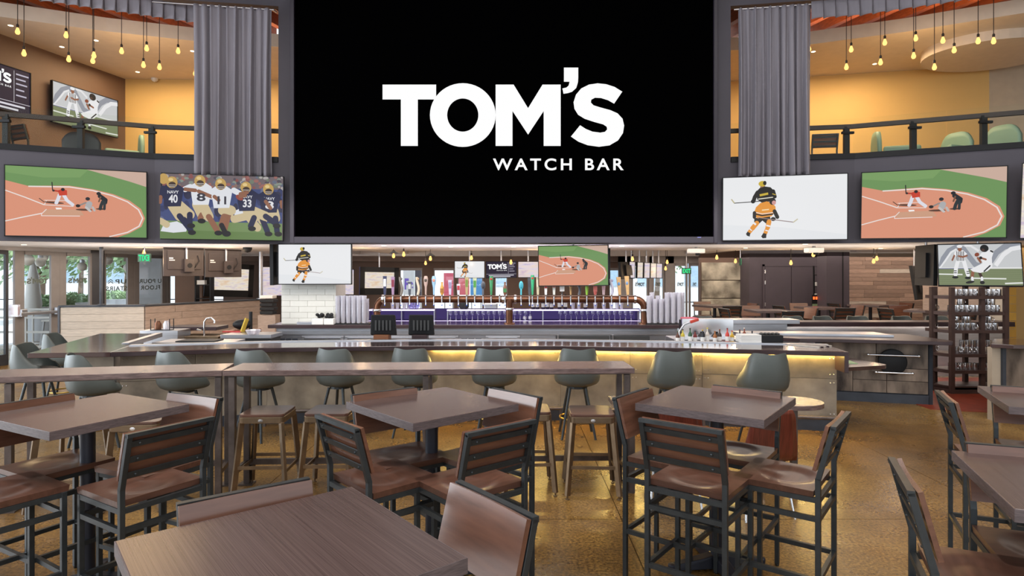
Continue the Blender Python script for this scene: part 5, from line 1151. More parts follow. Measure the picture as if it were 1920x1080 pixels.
# tiled column
cx0, cx1 = (527.5-960)/F*10.95, (630-960)/F*10.95; cy0, cy1, cz0 = 10.95, 11.6, CT
b = B(); b.box(cx0+.006, cx1-.006, cy0+.008, cy1-.006, cz0, 2.40); col_ = b.obj('wall_column', M['grout'], kind='structure')
th, tw = .101, .305; r = 0; z = cz0+.006
while z < 2.38:
    x = cx0-(tw/2 if r % 2 else 0)
    while x < cx1:
        a, c = max(x, cx0), min(x+tw, cx1)
        if c-a > .02: b = B(); b.box(a+.002, c-.002, cy0, cy0+.01, z+.002, min(z+th, 2.4)-.002); child(b.obj('tile', M['tile'], bev=.0015), col_)
        x += tw
    z += th; r += 1
# back shelf with violet light, glasses and bottles
BY = 11.95
t = thing('back_shelf', 'violet-lit glass back shelf behind the tap pipe', 'shelf', loc=(0, BY, CT-.06))
sx = lambda x: (x-960)/F*BY
b = B(); b.box(sx(692), sx(1203), -.02, .38, -(CT-.06), 0); b.obj('cabinet', M['kick'], t)
b = B(); b.box(sx(690), sx(1205), -.1, .4, .0, .05); b.obj('base', M['violetframe'], t, bev=.004)
b = B(); b.box(sx(690), sx(1205), -.115, -.10, .036, .052); b.obj('edge_light', M['violet'], t)
b = B(); b.box(sx(690), sx(1205), .30, .32, .05, .26); b.obj('backlight', M['violetpanel'], t)
for a, c in ((690, 815), (838, 1198)):
    b = B(); b.box(sx(a), sx(c), .0, .30, .235, .255); s_ = b.obj('upper_shelf', M['violetframe'], t)
    b = B(); b.box(sx(a), sx(c), -.012, .0, .232, .258); b.obj('edge_light', M['violet'], s_)
    for x in (a+1, (a+c)/2, c-1): b = B(); b.box(sx(x)-.01, sx(x)+.01, .02, .28, .05, .235); b.obj('shelf_support', M['satin'], s_)
wg = None
def wineglass():
    t = thing('stemmed_glass', 'clear stemmed glass in the violet-lit row on the back shelf', 'glass', group='stemmed glasses on the back shelf')
    b = B(); b.lathe([(.020, .082), (.040, .11), (.046, .14), (.043, .178)], n=14); b.obj('bowl', M['wine'], t, smooth=80)
    b = B(); b.lathe([(.034, 0), (.03, .004), (.006, .012), (.004, .06), (.008, .075), (.020, .084)], n=12); b.obj('stem', M['drink'], t, smooth=80); return t
wxs = [845+10.2*k for k in range(11)]+[965+10.2*k for k in range(3)]+[1050+10.2*k for k in range(14)]
for k, x in enumerate(wxs):
    loc = (sx(x), BY-.03, CT-.06+.051)
    if wg is None: wg = wineglass(); wg.location = loc
    else: dup(wg, loc)
def bottle(loc, h, r, m, label, grp, cat='bottle', cap=None, inv=False):
    t = thing('bottle', label, cat, loc=loc, group=grp)
    b = B(); b.lathe([(r*.95, 0), (r, .01), (r, h*.55), (r*.8, h*.66), (r*.32, h*.76), (r*.32, h*.93)], n=12); b.obj('glass_body', m, t, smooth=50)
    b = B(); b.lathe([(r*.38, h*.92), (r*.38, h), (0, h)], n=10); b.obj('cap', cap or M['black'], t, smooth=50)
    b = B(); b.lathe([(r*1.02, h*.16), (r*1.02, h*.46)], n=12); b.obj('paper_label', M['white'], t, smooth=50); return t
dk = solidmat('dark_bottle_glass', 34, 26, 44, .15)
rn = random.Random(9)
for x in (1000, 1008, 1019, 1027, 1035, 1050, 1061, 1099): bottle((sx(x), BY+.12, CT-.06+.2555), rn.uniform(.24, .29), .036, dk, 'dark liquor bottle with pale label on the upper back shelf', 'dark bottles on the back shelf')
tg = None
def tumbler(m, label, grp, h=.12, r=.036):
    t = thing('drinking_glass', label, 'glass', group=grp)
    b = B(); b.lathe([(0, .006), (r*.72, .006), (r, h), (r*.94, h), (r*.66, .012), (0, .012)], n=12); b.obj('body', m, t, smooth=60)
    return t
for k, x in enumerate((735, 744, 757, 765, 1075, 1086, 1117, 1133, 1147, 1158, 1166)):
    loc = (sx(x), BY+.06, CT-.06+.2555)
    if tg is None: tg = tumbler(M['drink'], 'clear tumbler on the upper back shelf', 'tumblers on the back shelf', .15, .042); tg.location = loc
    else: dup(tg, loc)
for x in (984, 994): bottle((sx(x), BY+.02, CT-.06+.0505), .17, .034, M['wine'], 'small clear carafe with red label on the back shelf', 'clear carafes', cap=M['chrome'])
def basin(x, r, lab, m):
    b = B(); b.lathe([(r*.6, 0), (r, .05), (r*.95, .14), (r*.9, .14), (r*.9, .06), (0, .03)], (sx(x), BY+.1, CT-.06+.2555), 16); b.obj('glass_bowl', m, smooth=50, label=lab, cat='bowl')
basin(774, .12, 'violet glass bowl on the left back shelf', M['wine']); basin(869, .10, 'black wire bowl on the back shelf', M['cushion'])
b = B(); q = P(920, 583, BY+.1); b.box(q.x-.13, q.x+.13, BY+.05, BY+.25, CT+.1955, CT+.31); b.obj('register_box', M['satin'], bev=.02, label='grey box behind the tap pipe on the back shelf', cat='box')
# pint glass stacks
pg = None
def pints(x0, x1, n, rows, d0, lab, grp, hs):
    global pg
    rr = random.Random(x0)
    for j in range(rows):
        for k in range(n):
            x = x0+(x1-x0)*(k+.5*(j % 2)+.25)/n; d = d0+.11*j; X = (x-960)/F*d
            for i in range(hs+rr.choice((-1, 0, 0, 1))):
                loc = (X, d, CT+.0155+.055*i)
                if pg is None: pg = tumbler(M['drink'], lab, grp, .15, .045); pg.location = loc; pg.name = 'pint_glass'
                else: o = dup(pg, loc, None, lab, grp); o.name = 'pint_glass'
b = B(); b.box((628-960)/F*10.95, (694-960)/F*10.95, 10.85, 11.25, CT, CT+.015); b.obj('bar_mat', M['black'], label='black rubber mat under the left pint glass stacks', cat='mat')
b = B(); b.box((1211-960)/F*10.95, (1284-960)/F*10.95, 10.85, 11.25, CT, CT+.015); b.obj('bar_mat', M['black'], label='black rubber mat under the right pint glass stacks', cat='mat')
pints(631, 690, 6, 2, 10.95, 'pint glass in the stacks between the tiled column and the tap pipe', 'left pint glass stacks', 7)
pints(1214, 1282, 6, 2, 10.95, 'pint glass in the stacks at the right end of the tap island', 'right pint glass stacks', 7)
# white containers, black napkin piles, tray on the island
for x, w_, lab in ((598, .20, 'left white tub with black napkins on the island'), (619, .17, 'right white tub with black napkins on the island')):
    q = (x-960)/F*10.88; t = thing('tub', lab, 'container', loc=(q, 10.86, CT))
    b = B(); b.box(-w_/2, w_/2, -.07, .07, 0, .11); b.obj('tub_body', M['white'], t, bev=.012)
    b = B(); rr = random.Random(x)
    for k in range(9): b.ball((rr.uniform(-w_*.4, w_*.4), rr.uniform(-.04, .04), .13+rr.uniform(0, .05)), .035, .03, .028, 8, 5)
    b.obj('napkin_pile', M['black'], t, smooth=60)
b = B(); q = (573-960)/F*10.88; b.box(q-.13, q+.13, 10.81, 10.93, CT, CT+.05); b.obj('menu_stack', M['satin'], bev=.004, label='flat grey stack in front of the tiled column', cat='stack')
# POS terminals on the inner side of the front bar
def pos(x, y, label):
    d = 8.75; q = P(x, y, d); t = thing('register_screen', label, 'cash register', loc=(q.x, d, .86))
    b = B(); b.add([(-.18,-.02,.22),(.18,-.02,.22),(.165,-.05,.50),(-.165,-.05,.50),(-.18,.06,.20),(.18,.06,.20),(.165,.03,.48),(-.165,.03,.48)], [(0,1,2,3),(7,6,5,4),(0,4,5,1),(1,5,6,2),(2,6,7,3),(3,7,4,0)]); b.v = [(v[0], v[1], v[2]-.06) for v in b.v]; b.obj('screen_back', M['black'], t, bev=.012)
    b = B()
    for k in range(5): b.box(-.11+.05*k, -.085+.05*k, -.05, -.03, .22, .36)
    b.obj('vent', M['cushion'], t)
    b = B(); b.box(-.12, .09, -.10, .10, 0, .16); b.obj('stand_box', M['wood'] if x < 750 else M['counteredge'], t, bev=.006)
    b = B(); b.box(-.24, -.14, -.06, .08, 0, .08); b.obj('printer', M['cushion'], t, bev=.006)
    return t
b = B(); b.prism(offset(bf, .72)[1:]+offset(bf, 1.25)[1:][::-1], .81, .86); b.obj('service_shelf', M['satin'], label='steel service shelf behind the front bar', cat='shelf', bev=.003)
b = B(); b.prism(offset(bf, .72)[1:]+offset(bf, 1.2)[1:][::-1], 0, .81); b.obj('under_bar_unit', M['satin'], label='steel under-bar unit behind the front bar', cat='cabinet')
pos(719, 600, 'left black register screen seen from behind on a brown box'); pos(790, 600, 'right black register screen seen from behind')
# bar-side clutter on the right
q = P(1299, 620, 9.4); t = thing('mini_fridge', 'small black glass-front fridge at the right end of the island', 'fridge', loc=(q.x, 9.4, .62))
b = B(); b.box(-.13, .13, 0, .3, -.62, .54); b.obj('body', M['black'], t, bev=.01); b = B(); b.box(-.085, .085, -.012, 0, .16, .46); b.obj('glass_door', M['winblue'], t)
for k in range(4): b = B(); b.lathe([(.018, 0), (.018, .09), (.008, .12)], (-.06+.04*k, -.03, .2), 8); b.obj('bottle_row', M['white'], t)
b = B(); b.box(-.10, .10, -.04, -.012, .17, .19); b.obj('shelf', M['satin'], t)
b = B(); b.box(q.x-.12, q.x+.1, 9.42, 9.66, 1.16, 1.20); b.obj('towel', solidmat('pink_cloth', 170, 80, 96, .9), bev=.015, label='folded pink towel on the small black fridge', cat='towel')
t = thing('speed_rack', 'steel ice well and speed rack behind the right half of the front bar', 'rack', loc=(2.6, 8.6, .86))
b = B(); b.box(-.35, .75, .1, .6, 0, .10); b.obj('well', M['satin'], t, bev=.01); b = B(); b.box(-.35, .75, .0, .1, 0, .05); b.obj('rail', M['satin'], t)
b = B(); b.box(-.1, .65, .62, .66, 0, .34); b.obj('splash_back', M['chrome'], t)
cols = [(90,50,30),(200,180,60),(40,80,50),(120,30,30),(30,30,40),(210,200,190),(150,90,40),(60,40,30),(200,60,50),(210,170,40),(50,50,60),(130,60,40),(40,40,40)]
for k, c in enumerate(cols): bottle((2.27+.085*k, 8.60+.06*(k % 2), .912), .17+.02*(k % 3), .028, tmat(c), 'small liquor bottle number %d along the speed rack from the left' % (k+1), 'speed rack bottles', cap=tmat(cols[(k*5+2) % 13]))
t = thing('soda_gun', 'black soda gun with red tubes above the speed rack', 'soda gun', loc=(2.45, 8.75, .96))
b = B(); b.sweep([(-.1, 0, 0), (-.12, 0, .1), (-.05, 0, .2), (.05, 0, .24)], .016, 8); b.obj('hose', M['satin'], t, smooth=60); b = B(); b.bar((.03, 0, .23), (.15, 0, .27), .04, .04); b.obj('handle', tmat((190, 60, 40)), t, bev=.008)
for k in range(2):
    b = B(); b.lathe([(.075, 0), (.03, .05), (.03, .07)], (2.74+.2*k, 9.05, .96), 10); b.obj('black_pourer', M['black'], smooth=40, label='black funnel-like strainer beside the soda gun, %s one' % ('left', 'right')[k], cat='strainer')
for k, (X, w_) in enumerate(((3.05, .26),)):
    for i in range(6): b = B(); b.box(X-w_/2+.004*(i % 2), X+w_/2, 8.0, 8.2, .992+.016*i, .992+.016*i+.014); b.obj('napkin_stack', M['white'], label='white plate in the square stack on the bar above the rightmost stools', cat='plate', group='square white plates')
t = thing('caddy', 'black condiment caddy beside the white plate stack on the bar', 'caddy', loc=(3.32, 8.0, .992)); b = B(); b.box(-.13, .14, 0, .2, 0, .09); b.obj('box', M['black'], t, bev=.008); b = B()
for k in range(5): b.ball((-.1+.05*k, .1, .10), .03, .05, .02, 8, 5)
b.obj('napkins', M['cushion'], t, smooth=50)
for k in range(5): b = B(); a = (3.62+.05*k, 7.62+.03*k); b.bar((a[0]-.18, a[1]+.22, .987), (a[0]+.08, a[1]-.08, .987), .03, .012); b.obj('menu_card', tmat(((190,180,170),(60,50,60))[k % 2]), label='slim menu card lying fanned out at the right end of the bar', cat='menu', group='fanned menu cards')
# left prep area
t = thing('prep_counter', 'steel prep counter behind the left part of the bar', 'counter', loc=(-4.3, 9.0, 0))
b = B(); b.box(-.75, .35, -.2, .3, .84, .90); b.obj('top', M['satin'], t, bev=.005); b = B(); b.box(-.7, .3, -.15, .28, 0, .84); b.obj('base', M['satin'], t)
b = B(); b.box(-4.75, -4.2, 8.85, 9.15, .90, .915); b.obj('drain_mat', M['black'], label='black drain mat on the steel prep counter', cat='mat', bev=.004)
t = thing('prep_counter', 'steel ice chest at the left end of the island', 'counter', loc=(-4.25, 10.1, 0))
b = B(); b.box(-.35, .45, -.2, .3, .84, .90); b.obj('lid', M['satin'], t, bev=.005); b = B(); b.box(-.3, .42, -.15, .28, 0, .84); b.obj('chest', M['cushion'], t)
t = thing('tap_faucet', 'chrome gooseneck faucet at the left prep sink', 'faucet', loc=(-5.05, 10.3, .85))
b = B(); b.sweep([(0, 0, 0), (0, 0, .22), (.04, 0, .28), (.12, 0, .29), (.17, 0, .24), (.17, 0, .2)], .014, 8); b.obj('spout', M['chrome'], t, smooth=60); b = B(); b.bar((-.05, 0, .08), (-.12, 0, .10), .02, .02); b.obj('lever', M['chrome'], t)
b = B(); b.box(-5.4, -4.75, 10.15, 10.6, 0, .85); b.obj('sink_cabinet', M['bronze'], label='bronze-toned sink cabinet below the chrome faucet', cat='cabinet', bev=.01)
t = thing('jar_rack', 'black wire rack with jars by the left prep sink', 'rack', loc=(-5.6, 10.05, CT-.02))
b = B()
for x in (-.15, .15):
    for y in (-.06, .06): b.bar((x, y, 0), (x, y, .18), .01, .01)
b.box(-.15, .15, -.06, .06, 0, .01); b.obj('frame', M['black'], t)
for k in range(2): b = B(); b.lathe([(.05, .011), (.055, .1), (.03, .14), (.032, .15)], (-.07+.14*k, 0, 0), 12); b.obj('jar', M['drink'] if k else M['copper'], t, smooth=50)
b = B(); b.box(-5.9, -5.3, 9.95, 10.35, 0, CT-.02); b.obj('side_counter', M['satin'], label='small steel side counter under the jar rack', cat='counter')
t = thing('menu_tablet', 'yellow and red leaning order pads beside the tiled column', 'order pad', loc=(-4.45, 10.35, .90))
b = B(); b.bar((0, 0, .0), (.06, .05, .22), .12, .02, (1, 0, 0)); b.obj('yellow_pad', tmat((190, 160, 60)), t); b = B(); b.box(-.3, .0, -.06, .06, 0, .02); b.obj('red_pad', tmat((170, 50, 50)), t)
b = B(); b.lathe([(.08, 0), (.12, .07), (.11, .075), (.07, .01)], (-4.1, 9.75+.2, .90), 14); b.obj('mixing_bowl', M['drink'], smooth=50, label='clear mixing bowl on the steel ice chest', cat='bowl')
b = B(); b.ball((-4.56, 10.6, 1.005), .16, .10, .086); b.lathe([(.03, 0), (.03, .3)], (-4.42, 10.62, .92), 8); b.obj('black_cloth', M['black'], smooth=60, label='black cloth heap behind the steel ice chest', cat='cloth')
b = B(); b.box(-4.74, -4.3, 10.45, 10.78, 0, .92); b.obj('cloth_stand', M['wood'], label='brown low cabinet under the black cloth', cat='cabinet', bev=.01)
# shelf tower left of the tiled column
t = thing('shelf_tower', 'narrow rack stacked with black trays left of the tiled column', 'rack', loc=((503-960)/F*14.5, 14.5, 0))
b = B(); b.box(-.2, .2, -.1, .2, 0, .9); b.obj('base', M['plank2'], t)
for k in range(5): b = B(); b.box(-.16, .14+.03*(k % 2), -.1, .15, .92+.09*k, .99+.09*k); b.obj('tray', M['black'] if k != 4 else M['white'], t, bev=.01)
# ================================================================== MUG RACK AND RIGHT CABINET
RD = 9.75; rxp = lambda x: (x-960)/F*RD
t = thing('mug_rack', 'dark brown steel rack full of steel mugs', 'shelf rack', loc=(rxp(1825), RD, 0)); X = rxp(1825)
RL, RM, RC, RR = rxp(1768)-X, rxp(1783)-X, rxp(1843)-X, rxp(1884)-X
rust = mat('dark_rust_steel', C(74, 54, 48), .5, .3, var=.2)
for x, y in ((RL, .25), (RM, -.02), (RC, .02), (RR, -.02), (RM, .38), (RC, .38), (RR, .38)): b = B(); b.bar((x, y, 0), (x, y, 1.655), .06, .06); b.obj('upright', rust, t)
SZ = [1.52, 1.27, .99, .62, .365, .12]
for z in SZ:
    b = B(); b.prism([(RL, .22), (RM, -.04), (RR+.03, -.04), (RR+.03, .42), (RL, .42)], z-.05, z); b.obj('shelf', rust, t)
b = B(); b.prism([(RL, .22), (RM, -.04), (RR+.03, -.04), (RR+.03, .42), (RL, .42)], 0, .1); b.obj('base', rust, t)
mug0 = None
def put_mug(x, y, z, lab, grp, rz):
    global mug0
    if mug0 is None:
        t = thing('steel_mug', lab, 'mug', loc=(x, y, z), rz=rz, group=grp)
        b = B(); b.lathe([(0, 0), (.042, 0), (.044, .005), (.043, .10), (.040, .10), (.040, .012), (0, .012)], n=16); b.obj('cup', M['chrome'], t, smooth=40)
        b = B(); b.sweep([(.042, 0, .082), (.068, 0, .08), (.078, 0, .05), (.068, 0, .022), (.042, 0, .02)], .006, 6); b.obj('handle', M['chrome'], t, smooth=60); mug0 = t
    else: dup(mug0, (x, y, z), rz, lab, grp)
rn = random.Random(21)
nm = ['top', 'second', 'third', 'fourth', 'fifth']
for s, (z, cols_, up) in enumerate(((SZ[0], (1798,1808,1818,1828,1836,1852,1862,1872,1880), ()), (SZ[1], (1776,1791,1801,1811,1821,1831,1838,1851,1861,1870,1878), (1808,1860,1868)), (SZ[2], (1774,1792,1803,1812,1822,1833,1855,1864,1873), (1800,1817,1822,1862)), (SZ[3], (1776,1792,1802,1812,1822,1832,1842,1852,1862,1872), (1812,1822,1832,1842,1851,1861)), (SZ[4], (1791,1800,1809,1818,1827,1836,1846,1855,1865), ()))):
    for x in cols_: put_mug(rxp(x), RD+(.08 if x > 1780 else .30)+rn.uniform(0, .02), z+.001, 'steel mug standing on the %s shelf of the dark rack' % nm[s], 'mugs on the %s rack shelf' % nm[s], rn.uniform(-2.5, .5))
    for x in up: put_mug(rxp(x), RD+.09, z+.102, 'steel mug stacked on other mugs on the %s shelf of the dark rack' % nm[s], 'stacked mugs on the %s rack shelf' % nm[s], rn.uniform(-2.5, .5))
q = 6.16; t = thing('host_counter', 'dark-topped counter with stained metal front at the right edge', 'counter', loc=(q, 7.95, 0))
b = B(); b.prism([(-.08, .02), (.1, -.12), (2.0, -.35), (2.0, .6), (.40, .6)], .93, .98); b.obj('countertop', M['counter'], t, bev=.005)
b = B(); b.box(-.05, .06, .04, .12, 0, .93); b.obj('end_post', M['beige'], t); b = B(); b.prism([(.0, .12), (.06, .12), (.42, .5), (.36, .5)], 0, .93); b.obj('end_panel', M['kick'], t)
b = B(); b.box(.10, 1.9, .02, .12, .12, .93); b.obj('front_panel', M['rust'], t); b = B(); b.box(.06, .10, .0, .12, 0, .93); b.obj('corner_trim', M['kick'], t); b = B(); b.box(.10, 1.9, .04, .12, 0, .12); b.obj('kick_plate', M['kick'], t)
# yellow tiled pier and glass shelf behind the rack
b = B(); X = (1885-960)/F*12; b.box(X, X+.2, 12, 12.4, 0, 2.4); pier = b.obj('wall_pier', M['grout'], kind='structure')
ytile = mat('yellow_tile', C(206, 160, 70), .35, rnd=.12, var=.05)
for k in range(15): b = B(); b.box(X+.003, X+.197, 11.985, 12.0, .003+.16*k, .157+.16*k); child(b.obj('tile', ytile, bev=.002), pier)
wall2('wall_warm_right', (X+.2, 12.3), (X+2.6, 11.2), 0, 2.4, M['yellow'])
wall2('wall_orange', (8.9, 13.6), (X, 12.4), 0, 2.4, M['plank2'])
# ladder with neon
t = thing('ladder_shelf', 'dark ladder shelf with red neon sign beside the pillar', 'shelf', loc=((1539-960)/F*16.6, 16.6, 0))
for s in (-1, 1): b = B(); b.bar((s*.16, 0, 0), (s*.14, .1, 2.05), .035, .03); b.obj('stile', M['black'], t)
for z in (.9, 1.2, 1.5, 1.8): b = B(); b.box(-.15, .15, 0, .12, z, z+.02); b.obj('rung', M['black'], t)
b = B(); b.box(-.12, .1, .02, .10, 1.52, 1.62); b.obj('white_box', M['white'], t); b = B(); b.box(-.14, .02, .02, .10, 1.22, 1.32); b.obj('white_box', M['white'], t)
t = thing('neon_sign', 'red glowing neon sign strips at the foot of the ladder shelf', 'neon sign', loc=((1543-960)/F*16.5, 16.5, .95))
for k in range(7): b = B(); b.box(-.26+.065*k, -.225+.065*k, -.02, 0, .22, .29); b.obj('tube', M['red'], t)
b = B(); b.box(-.28, .26, 0, .03, -.05, .34); b.obj('back_plate', M['black'], t)
for k in range(3): b = B(); b.box(.08+.05*k, .115+.05*k, -.02, 0, -.03, .1); b.obj('tube', M['red'], t)
b = B(); b.box(-.28, .04, -.02, 0, -.04, .10); b.obj('green_box', M['leaf'], t)
b = B(); b.box(t.location.x-.3, t.location.x+.3, 16.48, 16.58, 0, .90); b.obj('sign_stand', M['black'], label='black low cabinet below the red neon sign', cat='cabinet')
# exit signs
def exit_sign(x, y, d, zt, lab, mirror=False, rz=0):
    q = P(x, y, d); t = thing('exit_sign', lab, 'exit sign', loc=q, rz=rz)
    b = B(); b.box(-.13, .13, -.02, .02, -.085, .085); b.obj('plate', solidmat('dark_green_plate', 30, 70, 50), t, bev=.004)
    b = B(); vs, fs = fit_text('EXIT', -.11, .11, -.06, .06, -.024, .03, 1.0, mirror); b.add(vs, fs); b.obj('lettering', M['exitg'], t)
    b = B(); b.tube((0, 0, .08), (0, 0, zt-q.z), .01); b.obj('stem', M['satin'], t)
exit_sign(271, 483.5, 12.9, 2.41, 'green mirrored EXIT sign hanging by the glass doors', True); exit_sign(1287, 508, 17.5, 2.63, 'small green EXIT sign by the far windows')
exit_sign(1388, 491, 14.3, 2.42, 'green EXIT sign seen at an angle above the stone slabs', rz=1.2)
# projector-like spotlights
for x, y, d, lab in ((1526, 467, 12.4, 'white ceiling projector above the right part of the bar'), (1305, 468, 12.8, 'white ceiling projector above the right end of the tap island')):
    q = P(x, y, d); t = thing('projector', lab, 'projector', loc=(q.x, d, 2.40)); b = B(); b.box(-.16, .16, -.1, .1, -.13, -.03); b.obj('body', M['white'], t, bev=.02); b = B(); b.lathe([(.05, -.17), (.055, -.12)], (.03, -.03, 0), 12); b.obj('lens', M['black'], t); b = B(); b.tube((0, 0, -.03), (0, 0, 0), .03); b.obj('stem', M['white'], t)
b = B(); q = P(464, 466, 13); b.lathe([(.09, 0), (.09, -.04), (.06, -.09), (0, -.11)], (q.x, 13, 2.40), 14); b.obj('dome_camera', M['black'], smooth=50, label='black dome camera on the low ceiling right of the television backs', cat='camera')
# posters and openings on the far back wall
def poster(x0, x1, y0, y1, m, lab, d=21.6, txt=None, tm=None):
    a, c = P(x0, y0, d), P(x1, y1, d); t = thing('poster', lab, 'poster', loc=((a.x+c.x)/2, d, c.z)); W2, H2 = (c.x-a.x)/2, a.z-c.z
    b = B(); b.box(-W2, W2, 0, .03, 0, H2); b.obj('sheet', m, t)
    for x in (-W2*.8, W2*.8): b = B(); b.bar((x, .02, -c.z-.065), (x, .02, .05), .03, .03); b.obj('stand_leg', M['satin'], t)
    if txt: b = B(); vs, fs = fit_text(txt, -W2*.75, W2*.8, H2*.2, H2*.62, -.004, .04, 1.0); b.add(vs, fs); b.obj('lettering', tm, t)
poster(756, 777, 503, 553, M['facade'], 'pale banner with violet Fe lettering behind the taps', txt='Fe', tm=solidmat('violet_ink', 120, 100, 190))
poster(778, 790, 503, 560, M['fascia'], 'grey pillar panel beside the pale Fe banner')
poster(832, 851, 512, 560, solidmat('poster_rose', 206, 96, 116), 'rose banner outside the window left of the small hockey television')
poster(858, 880, 522, 553, solidmat('poster_pink', 214, 110, 120), 'pink poster below the small hockey television'); poster(882, 904, 522, 553, solidmat('poster_blue', 90, 150, 206), 'blue poster below the small hockey television')

wall2('wall_shelf', (-8.7, 16.2), (-8.1, 16.4), 0, 2.4, M['brownwall'])
t = thing('wall_shelf_unit', 'dark shelf unit with a white box between the glass doors and the purple television', 'shelf', loc=((378-960)/F*16, 16.0, 0))
for x in (-.18, .20): b = B(); b.box(x, x+.03, 0, .2, 0, 2.1); b.obj('side', M['black'], t)
for z in (1.2, 1.55): b = B(); b.box(-.18, .22, 0, .2, z, z+.02); b.obj('shelf_board', M['black'], t)
b = B(); b.box(-.14, .06, .03, .15, 1.571, 1.68); b.obj('white_box', M['white'], t)
# ================================================================== OUTDOORS
b = B(); b.box(-60, -9.5, -10, 60, -.09, -.065); b.box(-9.5, 60, 20.5, 60, -.09, -.065); b.obj('ground_outside', M['pave'], kind='structure', keep=True)
def tree(x, d, h, r, lab, seed):
    rr = random.Random(seed); X = (x-960)/F*d; t = thing('tree', lab, 'tree', loc=(X, d, -.065))
    b = B(); b.tube((0, 0, 0), (.1, 0, h*.55), .16, .10, 10); b.tube((.1, 0, h*.5), (-.6, .2, h*.85), .07, .03); b.tube((.1, 0, h*.5), (.7, -.2, h*.85), .07, .03); b.obj('trunk', M['bark'], t, smooth=50)
    b = B()
    for k in range(2600):
        th, ph = rr.uniform(0, 2*PI), math.acos(rr.uniform(-1, 1)); q = r*rr.uniform(.55, 1.0)*(1+.25*math.sin(5*th)*math.sin(3*ph))
        c = Vector((q*math.sin(ph)*math.cos(th), q*math.sin(ph)*math.sin(th), h+q*.75*math.cos(ph))); a = Vector((rr.gauss(0, 1), rr.gauss(0, 1), rr.gauss(0, 1))).normalized(); u = a.orthogonal().normalized(); s = rr.uniform(.10, .2)
        v = a.cross(u); b.add([c-u*s, c+v*s*.5, c+u*s, c-v*s*.5], [(0, 1, 2, 3)])
    o = b.obj('foliage', M['leaf'], t); o['kind'] = 'stuff'; return t
tree(75, 24, 3.4, 2.3, 'leafy street tree outside the first glass door', 1); tree(235, 31, 3.5, 2.2, 'leafy street tree outside the middle glass panes', 2); tree(150, 37, 4.2, 2.6, 'leafy street tree standing furthest away outside', 3)
def planter(x, d, lab, seed):
    rr = random.Random(seed); t = thing('planter', lab, 'planter', loc=((x-960)/F*d, d, -.065))
    b = B(); b.lathe([(.45, 0), (.72, 1.0), (.76, 1.02), (.70, 1.02), (.66, .9), (0, .88)], n=24); b.obj('pot', M['facade'], t, smooth=40)
    b = B()
    for k in range(700):
        th = rr.uniform(0, 2*PI); q = .68*math.sqrt(rr.random()); c = Vector((q*math.cos(th), q*math.sin(th), 1.0+rr.uniform(0, .32)*(1-q*q))); u = Vector((rr.gauss(0, 1), rr.gauss(0, 1), rr.gauss(0, 1))).normalized(); v = u.orthogonal().normalized(); s = .07
        b.add([c-u*s, c+v*s*.5, c+u*s, c-v*s*.5], [(0, 1, 2, 3)])
    o = b.obj('shrub', M['leaf'], t); o['kind'] = 'stuff'
planter(86, 17.5, 'round pale planter with a green shrub outside the first glass door', 4); planter(122, 19.5, 'round pale planter with a green shrub outside the second pane', 5); planter(206, 22, 'round pale planter with a green shrub outside the third pane', 6); planter(266, 24.5, 'round pale planter with a green shrub outside the fourth pane', 7)
t = thing('far_building', 'pale building across the street beyond the trees', 'building', loc=(-27, 44, 0))
b = B(); b.box(-22, 16, 0, 8, 0, 14); b.obj('wall', M['facade'], t)
for k in range(12):
    for j in range(3): b = B(); b.box(-20+3*k, -18.2+3*k, -.05, .05, 1.2+3.6*j, 3.4+3.6*j); b.obj('window', M['winblue'], t)
for j in range(3): b = B(); b.box(-22, 16, -.5, 0, 3.8+3.6*j, 4.1+3.6*j); b.obj('ledge', M['ceilgrey'], t)
t = thing('far_building', 'pale building beyond the far right windows', 'building', loc=(10, 40, 0))
b = B(); b.box(-12, 14, 0, 8, 0, 14); b.obj('wall', M['facade'], t)
for k in range(8): b = B(); b.box(-11+3*k, -9.2+3*k, -.05, .05, 1.0, 3.2); b.obj('window', M['winblue'], t)
tree(1230, 30, 3.6, 2.0, 'tree outside the far right windows', 9)
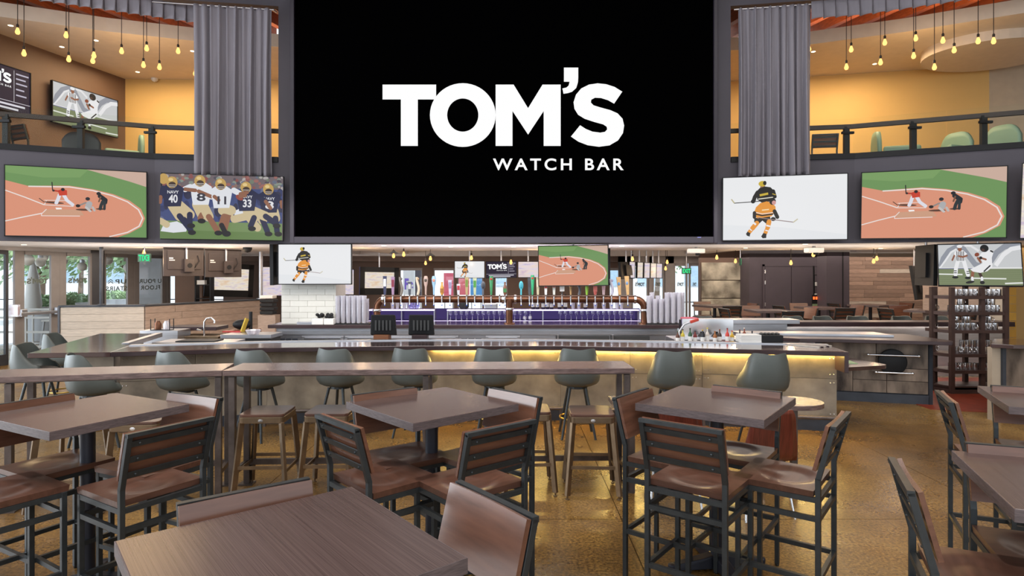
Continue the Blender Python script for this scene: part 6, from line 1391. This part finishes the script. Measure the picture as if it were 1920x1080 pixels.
# white fence with a patio stool outside the door
t = thing('patio_fence', 'white patio fence seen through the lower glass of the first door', 'fence', loc=(-11.4, 15.2, -.065))
for z in (.15, .5, .85, 1.05): b = B(); b.bar((-1.1, 0, z), (1.1, 0, z), .04, .05); b.obj('fence_rail', M['white'], t)
for x in (-1.1, -.37, .37, 1.1): b = B(); b.bar((x, 0, 0), (x, 0, 1.08), .05, .05); b.obj('fence_post', M['white'], t)
t = thing('patio_stool', 'white patio stool behind the white fence outside', 'stool', loc=(-11.5, 15.8, -.065))
b = B(); b.box(-.2, .2, -.2, .2, .72, .76); b.obj('seat', M['white'], t)
for sx_, sy_ in ((1, 1), (1, -1), (-1, 1), (-1, -1)): b = B(); b.bar((sx_*.16, sy_*.16, .72), (sx_*.22, sy_*.22, 0), .04, .04); b.obj('leg', M['facade'], t)
t = thing('folded_umbrella', 'folded white patio umbrella outside the first glass door', 'umbrella', loc=((62-960)/F*16.5, 16.5, -.065))
b = B(); b.tube((0, 0, 0), (0, 0, 2.3), .025); b.obj('pole', M['white'], t); b = B(); b.lathe([(.17, .9), (.20, 1.1), (.13, 1.8), (.03, 2.3)], n=10); b.obj('cloth', M['white'], t, smooth=40); b = B(); b.lathe([(.25, 0), (.25, .08), (.04, .1)], n=14); b.obj('base', M['white'], t)
b = B(); q = P(285, 520, 18.5); b.box(q.x-.42, q.x+.45, 18.5, 18.6, -.065, 2.35); b.box(q.x-.42, q.x+.45, 18.48, 18.5, 1.1, 1.14); b.obj('sign_board', M['facade'], label='tall white panel outside behind the U POUR FLOOR lettering', cat='panel')
# opal globe pendants just outside the glass
GL = [(53, 488, 13.9, .12), (76, 492, 14.2, .105), (82, 482, 14.8, .10), (118, 477, 15.4, .10), (118, 490, 15.2, .10), (154, 500, 15.9, .11), (202, 488, 17.2, .13), (240, 502, 18.0, .12), (275, 494, 18.6, .11)]
for k, (x, y, d, r) in enumerate(GL):
    q = P(x, y, d); t = thing('globe_pendant', 'white globe lamp hanging outside the glass doors', 'pendant lamp', loc=q, group='white globe lamps outside')
    b = B(); b.ball((0, 0, 0), r, n=18, m=12); b.obj('globe', M['globe'], t, smooth=180); b = B(); b.lathe([(.05, r*.95), (.05, r+.06), (.02, r+.08)], n=10); b.obj('cap', M['satin'], t); b = B(); b.tube((0, 0, r+.07), (0, 0, 3.0-q.z), .008, n=6); b.obj('rod', M['satin'], t)
b = B(); b.prism([(-13.5, 13.0), (-10.45, 12.8), (-9.5, 17.2), (-9.5, 19.5), (-13.5, 19.5)], 3.0, 3.1); b.obj('ceiling_canopy', M['ceilgrey'], kind='structure')
